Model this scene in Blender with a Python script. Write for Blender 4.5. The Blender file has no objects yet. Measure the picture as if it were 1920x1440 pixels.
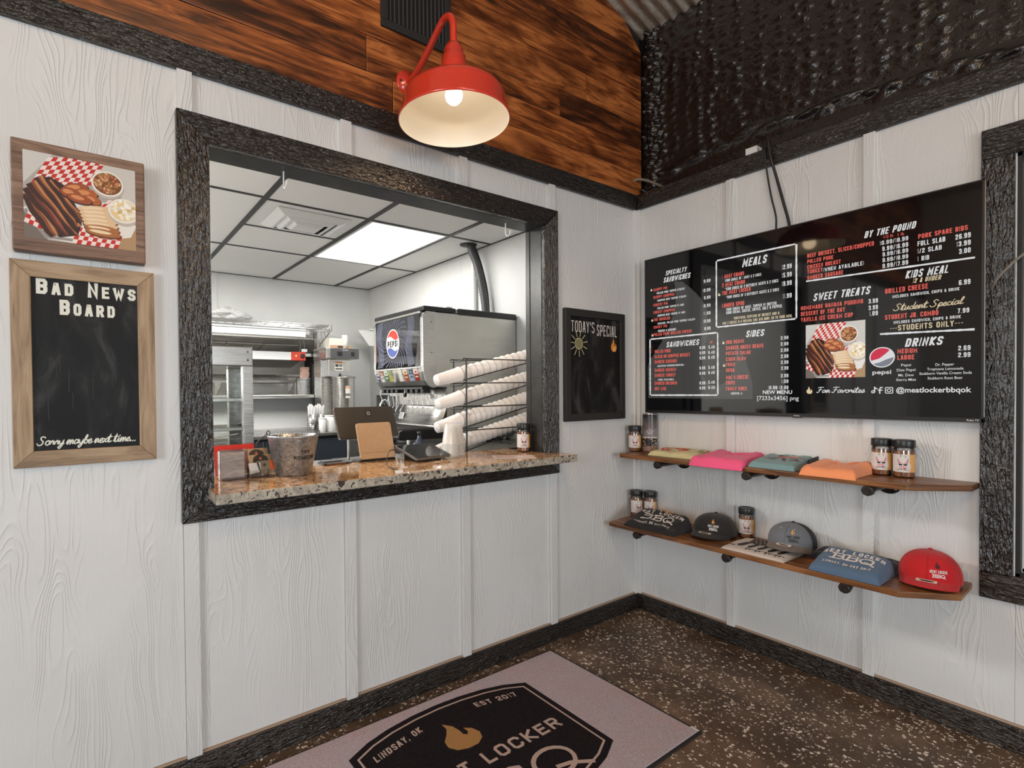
import bpy, math, random
from mathutils import Vector, Matrix
import numpy as np
PI = math.pi
S = bpy.context.scene
COL = S.collection
# ---------------------------------------------------------------- camera
cd = bpy.data.cameras.new('camera'); cam = bpy.data.objects.new('camera', cd); COL.objects.link(cam)
CX, CY, CZ, YAW, PIT, ROL, F, PX, PY = -2.82187, -1.98810, 1.35, 0.60644, -0.0141375, -0.0092511, 978.392, 835.83, 748.847
_fw = Vector((math.sin(YAW)*math.cos(PIT), math.cos(YAW)*math.cos(PIT), math.sin(PIT)))
_r = Vector((math.cos(YAW), -math.sin(YAW), 0)); _u = _r.cross(_fw)
_r2 = _r*math.cos(ROL) + _u*math.sin(ROL); _u2 = -_r*math.sin(ROL) + _u*math.cos(ROL)
_m = Matrix((( _r2.x, _u2.x, -_fw.x, CX), (_r2.y, _u2.y, -_fw.y, CY), (_r2.z, _u2.z, -_fw.z, CZ), (0, 0, 0, 1)))
cam.matrix_world = _m
cd.sensor_width = 36; cd.sensor_fit = 'HORIZONTAL'; cd.lens = F/1920*36
cd.shift_x = (960-PX)/1920; cd.shift_y = (PY-720)/1920; cd.clip_start = .02; cd.clip_end = 100
S.camera = cam
# ---------------------------------------------------------------- world, lights, exposure
S.view_settings.view_transform = 'Standard'; S.view_settings.look = 'None'
S.view_settings.gamma = 1.0; S.view_settings.use_curve_mapping = False
S.view_settings.exposure = -0.13
try: S.cycles.use_denoising = True
except Exception: pass
S.cycles.max_bounces = 8; S.cycles.transparent_max_bounces = 16; S.cycles.sample_clamp_indirect = 6.0
S.cycles.caustics_reflective = False; S.cycles.caustics_refractive = False
w = bpy.data.worlds.new('sky'); S.world = w; w.use_nodes = True
w.node_tree.nodes['Background'].inputs[0].default_value = (.92, .97, 1.0, 1); w.node_tree.nodes['Background'].inputs[1].default_value = 1.0

def area(name, loc, target, sx, sy, power, color=(1, 1, 1), spread=None):
    l = bpy.data.lights.new(name, 'AREA'); l.shape = 'RECTANGLE'; l.size = sx; l.size_y = sy; l.energy = power; l.color = color
    if spread: l.spread = spread
    o = bpy.data.objects.new(name, l); COL.objects.link(o); o.location = loc
    o.rotation_euler = (Vector(target)-Vector(loc)).to_track_quat('-Z', 'Y').to_euler()
    return o
def point(name, loc, power, color, r=.03):
    l = bpy.data.lights.new(name, 'POINT'); l.energy = power; l.color = color; l.shadow_soft_size = r
    o = bpy.data.objects.new(name, l); COL.objects.link(o); o.location = loc; return o
DAY = (.86, .94, 1.0); WARM = (1.0, .70, .44)
area('daylight_assumed_left_windows', (-6.05, -2.6, 1.75), (0, -1.6, 1.3), 1.5, 1.2, 82, DAY)  # left windows are assumed, out of view; light stands at their opening
area('daylight_assumed_rear_windows', (-2.6, -6.05, 1.5), (-2.4, 0, 1.4), 2.3, 1.5, 94, DAY)  # rear windows behind the camera are assumed too
area('daylight_right_window', (.25, -2.25, 1.45), (-3, -2.2, 1.1), 1.2, 1.6, 16, DAY)
point('added_warm_fill', (-2.6, -3.0, 3.5), 66, WARM, .25)  # added warm fill, no lamp modelled; stands for lamps assumed out of view
point('added_warm_fill_far', (-4.9, -1.6, 3.2), 30, WARM, .25)  # second added warm fill, likewise for an assumed unseen lamp
area('kitchen_panel_glow', (-.83, 1.865, 2.535), (-.83, 1.865, 0), .56, 1.08, 28, (1, .98, .94))
area('kitchen_unseen_fill', (-2.9, 1.865, 2.535), (-2.9, 1.865, 0), .56, 1.08, 128, (1, .98, .94))  # added fill light out of view, no panel there; brightens the kitchen
area('cookline_added_glow', (-1.9, 3.83, 2.60), (-1.9, 3.83, 0), 2.4, .28, 58, (1, .97, .92))  # added area light with no fixture, brightens the cookline
point('cookline_added_fill', (-2.7, 4.3, 1.55), 22, (1, .97, .92), .12)  # added point light without a lamp, lifts the dark cookline

# ---------------------------------------------------------------- node materials
def new_mat(name):
    m = bpy.data.materials.new(name); m.use_nodes = True
    nt = m.node_tree; b = nt.nodes['Principled BSDF']
    return m, nt, b
def setp(b, **k):
    names = dict(rough='Roughness', metal='Metallic', spec='Specular IOR Level', coat='Coat Weight', coatr='Coat Roughness', alpha='Alpha', trans='Transmission Weight', ior='IOR', sheen='Sheen Weight', emis='Emission Strength', sss='Subsurface Weight')
    for kk, v in k.items():
        if kk == 'base': b.inputs['Base Color'].default_value = (*v, 1)
        elif kk == 'ecol': b.inputs['Emission Color'].default_value = (*v, 1)
        else: b.inputs[names[kk]].default_value = v
def N(nt, t, **k):
    n = nt.nodes.new(t)
    for a, v in k.items():
        if a.startswith('i_'): n.inputs[a[2:].replace('_', ' ')].default_value = v
        else: setattr(n, a, v)
    return n
def L(nt, a, ao, b, bi): nt.links.new(a.outputs[ao], b.inputs[bi])
def coords(nt, kind='UV', scale=(1, 1, 1), rot=(0, 0, 0)):
    t = N(nt, 'ShaderNodeTexCoord'); mp = N(nt, 'ShaderNodeMapping'); mp.inputs['Scale'].default_value = scale; mp.inputs['Rotation'].default_value = rot
    L(nt, t, kind, mp, 'Vector'); return mp
def noise(nt, co, scale, detail=3, rough=.55, dist=0.0):
    n = N(nt, 'ShaderNodeTexNoise'); n.inputs['Scale'].default_value = scale; n.inputs['Detail'].default_value = detail
    n.inputs['Roughness'].default_value = rough; n.inputs['Distortion'].default_value = dist
    L(nt, co, 0, n, 'Vector'); return n
def ramp(nt, src, out, stops, interp='LINEAR'):
    r = N(nt, 'ShaderNodeValToRGB'); cr = r.color_ramp; cr.interpolation = interp
    while len(cr.elements) < len(stops): cr.elements.new(.5)
    for e, (p, c) in zip(cr.elements, stops):
        e.position = p; e.color = (*c, 1) if not isinstance(c, float) else (c, c, c, 1)
    L(nt, src, out, r, 0); return r
def mixc(nt, fac, a, b, mode='MIX'):
    m = N(nt, 'ShaderNodeMix', data_type='RGBA', blend_type=mode)
    for idx, v in ((0, fac), (6, a), (7, b)):
        if isinstance(v, tuple) and hasattr(v[0], 'outputs'): nt.links.new(v[0].outputs[v[1]], m.inputs[idx])
        elif idx == 0: m.inputs[0].default_value = v
        else: m.inputs[idx].default_value = (*v, 1)
    return m
def math_(nt, op, a, b=None):
    m = N(nt, 'ShaderNodeMath', operation=op)
    for i, v in enumerate((a, b)):
        if v is None: continue
        if isinstance(v, tuple): nt.links.new(v[0].outputs[v[1]], m.inputs[i])
        else: m.inputs[i].default_value = v
    return m
def bump(nt, b, src, out, strength=.5, dist=.01, prev=None):
    n = N(nt, 'ShaderNodeBump'); n.inputs['Strength'].default_value = strength; n.inputs['Distance'].default_value = dist
    L(nt, src, out, n, 'Height')
    if prev: L(nt, prev, 0, n, 'Normal')
    L(nt, n, 0, b, 'Normal'); return n
def plain(name, base, rough=.5, metal=0.0, **k):
    m, nt, b = new_mat(name); setp(b, base=base, rough=rough, metal=metal, **k); return m
def speckled(name, base, base2, scale=40, rough=.5, metal=0.0, bs=0.0, detail=3, kind='Object', sc=(1, 1, 1), **k):
    m, nt, b = new_mat(name); setp(b, rough=rough, metal=metal, **k)
    co = coords(nt, kind, sc); n = noise(nt, co, scale, detail)
    r = ramp(nt, n, 0, [(.35, base), (.65, base2)]); L(nt, r, 0, b, 'Base Color')
    if bs: bump(nt, b, n, 0, bs, .004)
    return m
# painted, wood-grain embossed siding: uv.x runs along the grain in metres
def siding_mat():
    m, nt, b = new_mat('white_painted_siding'); setp(b, rough=.42, base=(.70, .69, .67), spec=.45)
    co = coords(nt, 'UV', (.62, 6.0, 1)); warp = noise(nt, coords(nt, 'UV', (1.3, 3.5, 1)), 1.0, 2, .5)
    add = N(nt, 'ShaderNodeMix', data_type='RGBA', blend_type='LINEAR_LIGHT'); add.inputs[0].default_value = .55
    L(nt, co, 0, add, 6); L(nt, warp, 1, add, 7)
    g = N(nt, 'ShaderNodeTexNoise'); g.inputs['Scale'].default_value = 1.5; g.inputs['Detail'].default_value = 1; nt.links.new(add.outputs[2], g.inputs['Vector'])
    rings = math_(nt, 'SINE', (math_(nt, 'MULTIPLY', (g, 0), 150.0), 0)); ma = math_(nt, 'MULTIPLY_ADD', (rings, 0), .5); ma.inputs[2].default_value = .5; sharp = math_(nt, 'POWER', (ma, 0), 4.0)
    fine = noise(nt, coords(nt, 'UV', (5, 60, 1)), 1.6, 3, .6); grit = noise(nt, coords(nt, 'UV', (30, 90, 1)), 2.0, 2, .6)
    msk = noise(nt, coords(nt, 'UV', (.9, 4, 1)), 1.7, 2); mk = ramp(nt, msk, 0, [(.40, 0.0), (.60, 1.0)])
    h1 = math_(nt, 'MULTIPLY', (sharp, 0), (mk, 0)); h2 = math_(nt, 'MULTIPLY', (fine, 0), .55); h3 = math_(nt, 'MULTIPLY', (grit, 0), .35)
    h = math_(nt, 'ADD', (math_(nt, 'ADD', (h1, 0), (h2, 0)), 0), (h3, 0))
    bump(nt, b, h, 0, .50, .0024)
    tone = noise(nt, coords(nt, 'UV', (1, 1, 1)), 2.2, 2); r = ramp(nt, tone, 0, [(.3, (.69, .68, .665)), (.7, (.735, .73, .72))]); L(nt, r, 0, b, 'Base Color')
    return m
def rough_black_mat():
    m, nt, b = new_mat('black_stained_rough_sawn_wood'); setp(b, rough=.22, spec=1.0)
    co = coords(nt, 'UV', (8, 42, 1)); n1 = noise(nt, co, 2.4, 1.5, .6, .9)
    co2 = coords(nt, 'UV', (60, 160, 1)); n2 = noise(nt, co2, 1.3, 2, .6)
    co3 = coords(nt, 'UV', (1.4, 8, 1)); n3 = noise(nt, co3, 2.0, 2)
    hh = math_(nt, 'ADD', (n1, 0), (math_(nt, 'MULTIPLY', (n2, 0), .28), 0))
    r = ramp(nt, n3, 0, [(.35, (.005, .0044, .0042)), (.68, (.020, .014, .011))]); L(nt, r, 0, b, 'Base Color')
    bump(nt, b, hh, 0, 1.0, .017); return m
def plank_mat(name, dark, mid, lite, rough=.33, knots=True, gs=1.0, bs=.25):
    m, nt, b = new_mat(name); setp(b, rough=rough, spec=.5)
    co = coords(nt, 'UV', (1.1*gs, 10*gs, 1)); g = noise(nt, co, 2.2, 5, .62, 1.4)
    co2 = coords(nt, 'UV', (5*gs, 140*gs, 1)); f = noise(nt, co2, 1.2, 2, .6)
    mix = math_(nt, 'ADD', (math_(nt, 'MULTIPLY', (g, 0), .78), 0), (math_(nt, 'MULTIPLY', (f, 0), .22), 0))
    at = N(nt, 'ShaderNodeAttribute', attribute_name='tone'); sh = math_(nt, 'ADD', (mix, 0), (math_(nt, 'MULTIPLY', (math_(nt, 'SUBTRACT', (at, 2), .5), 0), .22), 0))
    r = ramp(nt, sh, 0, [(.36, dark), (.5, mid), (.63, lite)]); col = (r, 0)
    if knots:
        co3 = coords(nt, 'UV', (1.0, 3.2, 1)); v = N(nt, 'ShaderNodeTexVoronoi'); v.inputs['Scale'].default_value = 2.0; L(nt, co3, 0, v, 'Vector')
        kr = ramp(nt, v, 'Distance', [(.06, 1.0), (.15, 0.0)]); mm = mixc(nt, (kr, 0), (r, 0), (.018, .008, .004))
        bl = noise(nt, coords(nt, 'UV', (1.6, 4.5, 1)), 1.7, 3, .6, .5); br = ramp(nt, bl, 0, [(.36, (.34, .28, .26)), (.56, (1, 1, 1))]); m3 = mixc(nt, 1.0, (mm, 2), (br, 0), 'MULTIPLY'); col = (m3, 2)
    nt.links.new(col[0].outputs[col[1]], b.inputs['Base Color'])
    bump(nt, b, mix, 0, bs, .004); return m
def granite_mat(name, stops, rough, dark=.5):
    m, nt, b = new_mat(name); setp(b, rough=rough, spec=.6)
    co = coords(nt, 'Object', (1, 1, 1)); n = noise(nt, co, 28, 5, .7, .8); r = ramp(nt, n, 0, stops)
    v = N(nt, 'ShaderNodeTexVoronoi'); v.inputs['Scale'].default_value = 75; L(nt, co, 0, v, 'Vector')
    n2 = noise(nt, co, 50, 3, .6, 1.0); k = math_(nt, 'MULTIPLY', (n2, 0), (v, 'Color')) if False else n2
    kr = ramp(nt, k, 0, [(.405, 1.0), (.435, 0.0)]); mm = mixc(nt, (kr, 0), (r, 0), (.030, .018, .013))
    n3 = noise(nt, co, 90, 2, .5); kr3 = ramp(nt, n3, 0, [(.66, 0.0), (.72, dark)]); m2 = mixc(nt, (kr3, 0), (mm, 2), (.62, .55, .44))
    nt.links.new(m2.outputs[2], b.inputs['Base Color']); return m
def floor_mat():
    m, nt, b = new_mat('brown_epoxy_with_flakes'); setp(b, rough=.42, spec=.25)
    co = coords(nt, 'Object'); n = noise(nt, co, 3.0, 4, .6, .6); base = ramp(nt, n, 0, [(.3, (.055, .033, .021)), (.5, (.105, .066, .042)), (.72, (.21, .135, .09))])
    dens = noise(nt, co, 2.2, 3, .6); wob = noise(nt, co, 160, 2)
    co2 = N(nt, 'ShaderNodeMix', data_type='RGBA', blend_type='LINEAR_LIGHT'); co2.inputs[0].default_value = .012; L(nt, co, 0, co2, 6); L(nt, wob, 1, co2, 7)
    v = N(nt, 'ShaderNodeTexVoronoi'); v.inputs['Scale'].default_value = 78; nt.links.new(co2.outputs[2], v.inputs['Vector'])
    sx = N(nt, 'ShaderNodeSeparateColor'); L(nt, v, 'Color', sx, 0)
    thr = math_(nt, 'MULTIPLY_ADD', (dens, 0), 2.0); thr.inputs[2].default_value = -.38
    pick = math_(nt, 'LESS_THAN', (sx, 0), (thr, 0)); size = math_(nt, 'MULTIPLY', (sx, 1), .50); near = math_(nt, 'LESS_THAN', (v, 'Distance'), (size, 0))
    fl = math_(nt, 'MULTIPLY', (pick, 0), (near, 0)); mm = mixc(nt, (fl, 0), (base, 0), (.95, .82, .70)); nt.links.new(mm.outputs[2], b.inputs['Base Color'])
    bump(nt, b, n, 0, .08, .01); return m
def fabric(name, c, c2=None, scale=380, rough=.9, bs=.25):
    return speckled(name, c, c2 or tuple(x*.86 for x in c), scale, rough, 0, bs, 2, sheen=.15)
def steel(name, base=(.55, .54, .52), rough=.3, sc=(1, 1, 60), s=6):
    m, nt, b = new_mat(name); setp(b, base=base, metal=1.0)
    co = coords(nt, 'Object', sc); n = noise(nt, co, s, 3); r = ramp(nt, n, 0, [(.3, rough*.75), (.7, rough*1.35)]); L(nt, r, 0, b, 'Roughness'); return m
def clear(name, tint=(1, 1, 1), gloss=.10, rough=.05):
    m = bpy.data.materials.new(name); m.use_nodes = True; nt = m.node_tree; nt.nodes.clear()
    o = N(nt, 'ShaderNodeOutputMaterial'); t = N(nt, 'ShaderNodeBsdfTransparent'); t.inputs[0].default_value = (*tint, 1)
    g = N(nt, 'ShaderNodeBsdfGlossy'); g.inputs['Roughness'].default_value = rough; fr = N(nt, 'ShaderNodeFresnel'); fr.inputs[0].default_value = 1.45
    ad = math_(nt, 'ADD', (fr, 0), gloss-.04); mx = N(nt, 'ShaderNodeMixShader'); L(nt, ad, 0, mx, 0); L(nt, t, 0, mx, 1); L(nt, g, 0, mx, 2); L(nt, mx, 0, o, 0); return m
def milky(name, col=(.9, .88, .84), a=.6, rough=.3):
    m, nt, b = new_mat(name); setp(b, base=col, rough=rough, alpha=a); return m
def emit(name, c, s):
    m = bpy.data.materials.new(name); m.use_nodes = True; nt = m.node_tree; nt.nodes.clear()
    o = N(nt, 'ShaderNodeOutputMaterial'); e = N(nt, 'ShaderNodeEmission'); e.inputs[0].default_value = (*c, 1); e.inputs[1].default_value = s; L(nt, e, 0, o, 0); return m
def printed_mat(name, rough=.6, em=0.0, bs=0.0):
    m, nt, b = new_mat(name); setp(b, rough=rough); a = N(nt, 'ShaderNodeAttribute', attribute_name='ink')
    if em:
        setp(b, base=(.004, .004, .005), emis=em, rough=.08); L(nt, a, 0, b, 'Emission Color')
    else: L(nt, a, 0, b, 'Base Color')
    if bs:
        co = coords(nt, 'Object'); n = noise(nt, co, 300, 2); bump(nt, b, n, 0, bs, .003)
    return m
def foam_mat():
    m, nt, b = new_mat('black_painted_spray_foam'); setp(b, base=(.009, .007, .0065), rough=.24, spec=.6)
    co = coords(nt, 'Object'); n = noise(nt, co, 30, 3, .6, .4); bump(nt, b, n, 0, .45, .014); return m
def galv_mat():
    m, nt, b = new_mat('weathered_galvanised_steel'); setp(b, metal=.6, rough=.40)
    co = coords(nt, 'Object', (1, 3, 3)); n = noise(nt, co, 7, 5, .7); r = ramp(nt, n, 0, [(.3, (.26, .20, .15)), (.55, (.56, .50, .42)), (.75, (.78, .74, .68))]); L(nt, r, 0, b, 'Base Color'); return m
def carpet_mat(name, stops, s=420):
    m, nt, b = new_mat(name); setp(b, rough=.95, spec=.1)
    co = coords(nt, 'Object'); n = noise(nt, co, s, 2, .7); r = ramp(nt, n, 0, stops); n2 = noise(nt, co, 6, 3); r2 = ramp(nt, n2, 0, [(.3, (.92, .95, 1.0)), (.7, (1.0, .88, .90))])
    mm = mixc(nt, .8, (r, 0), (r2, 0), 'MULTIPLY'); nt.links.new(mm.outputs[2], b.inputs['Base Color']); bump(nt, b, n, 0, .8, .006); return m
def chalk_mat():
    m, nt, b = new_mat('smudged_chalkboard'); setp(b, rough=.5, spec=.2)
    co = coords(nt, 'Object', (5, 5, 2.2)); n = noise(nt, co, 1.6, 4, .6, 1.2); r = ramp(nt, n, 0, [(.40, (.006, .006, .0065)), (.52, (.013, .013, .013)), (.66, (.045, .045, .044))]); L(nt, r, 0, b, 'Base Color'); return m
def hammered_mat():
    m, nt, b = new_mat('galvanised_pail_metal'); setp(b, metal=.85, rough=.38)
    co = coords(nt, 'Object', (1, 1, 1)); n = noise(nt, co, 55, 3); r = ramp(nt, n, 0, [(.3, (.26, .265, .27)), (.7, (.52, .53, .54))]); L(nt, r, 0, b, 'Base Color')
    v = N(nt, 'ShaderNodeTexVoronoi', feature='SMOOTH_F1'); v.inputs['Scale'].default_value = 130; L(nt, co, 0, v, 'Vector'); bump(nt, b, v, 'Distance', .6, .0026); return m

M_ = {}
M_['siding'] = siding_mat(); M_['black_wood'] = rough_black_mat()
M_['gable'] = plank_mat('amber_stained_pine_planks', (.060, .018, .007), (.30, .082, .020), (.60, .20, .055))
M_['shelf_wood'] = plank_mat('walnut_stained_shelf_board', (.075, .026, .008), (.19, .072, .020), (.33, .14, .045), .35, False)
M_['frame_oak'] = plank_mat('light_oak_frame_wood', (.20, .13, .075), (.33, .22, .13), (.42, .30, .19), .55, False, 1.5, .15)
M_['print_wood'] = plank_mat('brown_barnwood_print', (.085, .042, .026), (.19, .105, .068), (.30, .18, .12), .5, False, 1.6, .1)
M_['granite_top'] = granite_mat('polished_golden_granite', [(.28, (.17, .075, .028)), (.5, (.46, .25, .11)), (.72, (.66, .45, .25))], .06, .6)
M_['granite_edge'] = granite_mat('unpolished_granite_edge', [(.28, (.20, .17, .13)), (.5, (.42, .37, .30)), (.72, (.58, .52, .43))], .45, .5)
M_['floor'] = floor_mat(); M_['foam'] = foam_mat(); M_['galv'] = galv_mat()
M_['raw_edge'] = plain('bare_siding_edge', (.42, .29, .20), .8)
M_['wall_white'] = speckled('white_kitchen_wall_panel', (.70, .70, .68), (.74, .74, .72), 3, .45)
M_['tile'] = speckled('white_ceiling_tile', (.82, .81, .79), (.86, .85, .83), 120, .85)
M_['black_tee'] = plain('black_ceiling_grid', (.012, .012, .012), .5)
M_['white_metal'] = plain('white_enamel_metal', (.78, .78, .77), .4)
M_['steel'] = steel('brushed_stainless_steel', (.56, .55, .53), .28); M_['steel_dark'] = steel('dull_stainless_steel', (.30, .29, .27), .38)
M_['steel_side'] = steel('scuffed_stainless_panel', (.56, .55, .515), .42, (1, 1, 4), 5)
M_['chrome'] = plain('chrome', (.75, .75, .75), .12, 1.0)
M_['red'] = plain('glossy_red_enamel', (.68, .040, .018), .22, 0, coat=.5)
M_['cream'] = plain('cream_enamel_lining', (.80, .74, .64), .4)
M_['black'] = plain('satin_black_plastic', (.012, .012, .013), .35); M_['black_matt'] = plain('matt_black_paint', (.017, .0165, .016), .6)
M_['black_jamb'] = speckled('scuffed_black_jamb_paint', (.010, .010, .010), (.028, .028, .027), 14, .32)
M_['black_gloss'] = plain('glossy_black_glass', (.004, .004, .005), .045, 0, spec=.6)
M_['grey_plastic'] = plain('grey_plastic', (.30, .30, .30), .45); M_['dark_grey'] = plain('dark_grey_plastic', (.07, .07, .072), .4)
M_['pipe'] = speckled('black_iron_pipe', (.022, .018, .016), (.05, .04, .034), 60, .42, .6)
M_['cable'] = plain('black_rubber_cable', (.012, .011, .010), .5); M_['grey_cable'] = plain('grey_cable_sheath', (.20, .17, .14), .5)
M_['white_plastic'] = plain('white_plastic', (.78, .78, .76), .4)
M_['cup'] = plain('white_foam_cup', (.80, .76, .73), .55, sss=.0); M_['paper'] = plain('white_paper', (.80, .79, .77), .7)
M_['kraft'] = speckled('kraft_tan_card', (.50, .31, .17), (.53, .335, .185), 60, .6); M_['space_grey'] = plain('bronze_grey_aluminium', (.115, .10, .088), .38, .7)
M_['clear'] = clear('clear_acrylic'); M_['glass'] = clear('clear_glass', (.97, .99, .98), .07, .02); M_['translucent'] = milky('translucent_plastic_cup', (.90, .89, .86), .30, .25)
M_['bag'] = milky('translucent_plastic_bag', (.85, .85, .83), .62, .35)
M_['spice'] = speckled('brick_brown_spice_rub', (.30, .105, .035), (.46, .19, .075), 400, .8, 0, .5)
M_['bucket'] = hammered_mat(); M_['chalk'] = chalk_mat()
M_['printed'] = printed_mat('printed_ink'); M_['screen_ink'] = printed_mat('screen_pixels', .08, 1.0); M_['gloss_ink'] = printed_mat('glossy_printed_ink', .2)
M_['mat_ink'] = None
M_['bulb'] = emit('lit_lamp_bulb', (1, .95, .86), 3.5); M_['panel'] = emit('lit_ceiling_panel', (1, .99, .97), 1.9); M_['led'] = emit('lit_orange_pilot_lamp', (1, .55, .15), 3)
M_['red_plastic'] = plain('red_switch_panel', (.62, .06, .03), .45)
M_['carpet'] = carpet_mat('mauve_grey_carpet', [(.34, (.30, .235, .245)), (.5, (.60, .50, .52)), (.66, (.88, .78, .79))])
M_['carpet_dark'] = carpet_mat('charcoal_carpet', [(.3, (.006, .005, .006)), (.5, (.018, .014, .015)), (.75, (.05, .042, .044))])
M_['carpet_cream'] = carpet_mat('cream_carpet', [(.3, (.50, .36, .30)), (.6, (.70, .54, .46))]); M_['carpet_gold'] = carpet_mat('golden_carpet', [(.3, (.40, .22, .08)), (.65, (.58, .33, .12))])
M_['rubber'] = plain('black_rubber_edge', (.012, .011, .010), .7)
M_['outdoor'] = plain('pale_gravel_ground', (.45, .44, .42), .9)

# ---------------------------------------------------------------- mesh helper
class MB:
    """Collects shapes and links them as ONE mesh object; uv.x runs along each piece in metres."""
    def __init__(s): s.v = []; s.f = []; s.uv = []; s.mi = []; s.tone = []; s.sm = []
    def add(s, verts, faces, uvs=None, mi=0, tone=.5, smooth=False):
        o = len(s.v); s.v += [tuple(p) for p in verts]
        for k, f in enumerate(faces):
            s.f.append([i+o for i in f]); s.uv.append(uvs[k] if uvs else [(verts[i][0], verts[i][2]) for i in f]); s.mi.append(mi); s.tone.append(tone); s.sm.append(smooth)
        return s
    def box(s, x0, x1, y0, y1, z0, z1, mi=0, along=None, tone=.5, off=None, xf=None, fm=None):
        P = [(x, y, z) for z in (z0, z1) for y in (y0, y1) for x in (x0, x1)]
        F_ = [(0, 2, 3, 1), (4, 5, 7, 6), (0, 1, 5, 4), (2, 6, 7, 3), (0, 4, 6, 2), (1, 3, 7, 5)]
        d = (abs(x1-x0), abs(y1-y0), abs(z1-z0)); a = along if along is not None else d.index(max(d))
        off = off or (random.random()*7, random.random()*7); us = []
        for f in F_:
            pts = [P[i] for i in f]; fl = [k for k in range(3) if len({p[k] for p in pts}) > 1]
            ua = a if a in fl else (fl[0] if fl else 0); va = [k for k in fl if k != ua]; va = va[0] if va else 0
            us.append([(p[ua]+off[0], p[va]+off[1]) for p in pts])
        if xf: P = [tuple(xf @ Vector(p)) for p in P]
        n0 = len(s.f); s.add(P, F_, us, mi, tone)
        if fm:
            for k, v in fm.items(): s.mi[n0+k] = v
        return s
    def prism(s, poly, axis, a, b, mi=0, along=None, smooth=False, tone=.5, xf=None):
        """poly: 2D points in the two other axes (in x,y,z order), extruded along axis from a to b."""
        n = len(poly); ax = [k for k in range(3) if k != axis]
        def mk(p, t):
            q = [0, 0, 0]; q[axis] = t; q[ax[0]] = p[0]; q[ax[1]] = p[1]; return tuple(q)
        V_ = [mk(p, a) for p in poly]+[mk(p, b) for p in poly]; off = (random.random()*7, random.random()*7)
        F_ = [list(range(n))[::-1], list(range(n, 2*n))]; us = []
        pr = [0]
        for i in range(n): pr.append(pr[-1]+math.dist(poly[i], poly[(i+1) % n]))
        al = along if along is not None else axis
        for f in F_: us.append([((V_[i][al] if al != axis else V_[i][ax[0]])+off[0], (V_[i][ax[1]] if al != ax[1] else V_[i][ax[0]])+off[1]) for i in f])
        for i in range(n):
            j = (i+1) % n; F_.append([i, j, j+n, i+n])
            if al == axis: us.append([(a+off[0], pr[i]+off[1]), (a+off[0], pr[i+1]+off[1]), (b+off[0], pr[i+1]+off[1]), (b+off[0], pr[i]+off[1])])
            else: us.append([(V_[q][al]+off[0], V_[q][axis]+off[1]) for q in (i, j, j+n, i+n)])
        if xf: V_ = [tuple(xf @ Vector(p)) for p in V_]
        k0 = len(s.f); s.add(V_, F_, us, mi, tone)
        if smooth:
            for k in range(k0+2, len(s.f)): s.sm[k] = True
        return s
    def tube(s, pts, r, n=10, mi=0, cap=True):
        pts = [Vector(p) for p in pts]; rs = r if isinstance(r, (list, tuple)) else [r]*len(pts)
        V_ = []; us = []; F_ = []; up = None
        for i, p in enumerate(pts):
            t = (pts[min(i+1, len(pts)-1)]-pts[max(i-1, 0)]).normalized()
            if up is None: up = Vector((0, 0, 1)) if abs(t.z) < .9 else Vector((1, 0, 0))
            a = t.cross(up).normalized(); b_ = a.cross(t).normalized(); up = b_
            for k in range(n):
                an = 2*PI*k/n; V_.append(tuple(p+(a*math.cos(an)+b_*math.sin(an))*rs[i]))
        for i in range(len(pts)-1):
            for k in range(n):
                j = (k+1) % n; F_.append([i*n+k, i*n+j, (i+1)*n+j, (i+1)*n+k])
        k0 = len(s.f); s.add(V_, F_, None, mi, .5, True)
        if cap: s.add([V_[k] for k in range(n)], [list(range(n))[::-1]], None, mi); s.add([V_[(len(pts)-1)*n+k] for k in range(n)], [list(range(n))], None, mi)
        return s
    def lathe(s, prof, c=(0, 0, 0), n=32, mi=0, xf=None, smooth=True, a0=0, a1=2*PI):
        V_ = []; F_ = []; us = []; full = abs(a1-a0-2*PI) < 1e-6; m = n if full else n+1
        for r, z in prof:
            for k in range(m):
                an = a0+(a1-a0)*k/n; V_.append(Vector((c[0]+r*math.cos(an), c[1]+r*math.sin(an), c[2]+z)))
        for i in range(len(prof)-1):
            for k in range(n):
                j = (k+1) % m; F_.append([i*m+k, i*m+j, (i+1)*m+j, (i+1)*m+k])
        if xf: V_ = [xf @ p for p in V_]
        s.add([tuple(p) for p in V_], F_, None, mi, .5, smooth); return s
    def grid(s, fn, nu, nv, mi=0, smooth=True, closeu=False):
        V_ = [tuple(fn(i/nu, j/nv)) for j in range(nv+1) for i in range(nu+1)]; w_ = nu+1; F_ = []; us = []
        for j in range(nv):
            for i in range(nu):
                F_.append([j*w_+i, j*w_+i+1, (j+1)*w_+i+1, (j+1)*w_+i]); us.append([(i/nu, j/nv), ((i+1)/nu, j/nv), ((i+1)/nu, (j+1)/nv), (i/nu, (j+1)/nv)])
        s.add(V_, F_, us, mi, .5, smooth); return s
    def sphere(s, c, r, nu=20, nv=12, mi=0, sc=(1, 1, 1)):
        return s.grid(lambda u, v: (c[0]+r*sc[0]*math.sin(PI*v)*math.cos(2*PI*u), c[1]+r*sc[1]*math.sin(PI*v)*math.sin(2*PI*u), c[2]-r*sc[2]*math.cos(PI*v)), nu, nv, mi)
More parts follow.
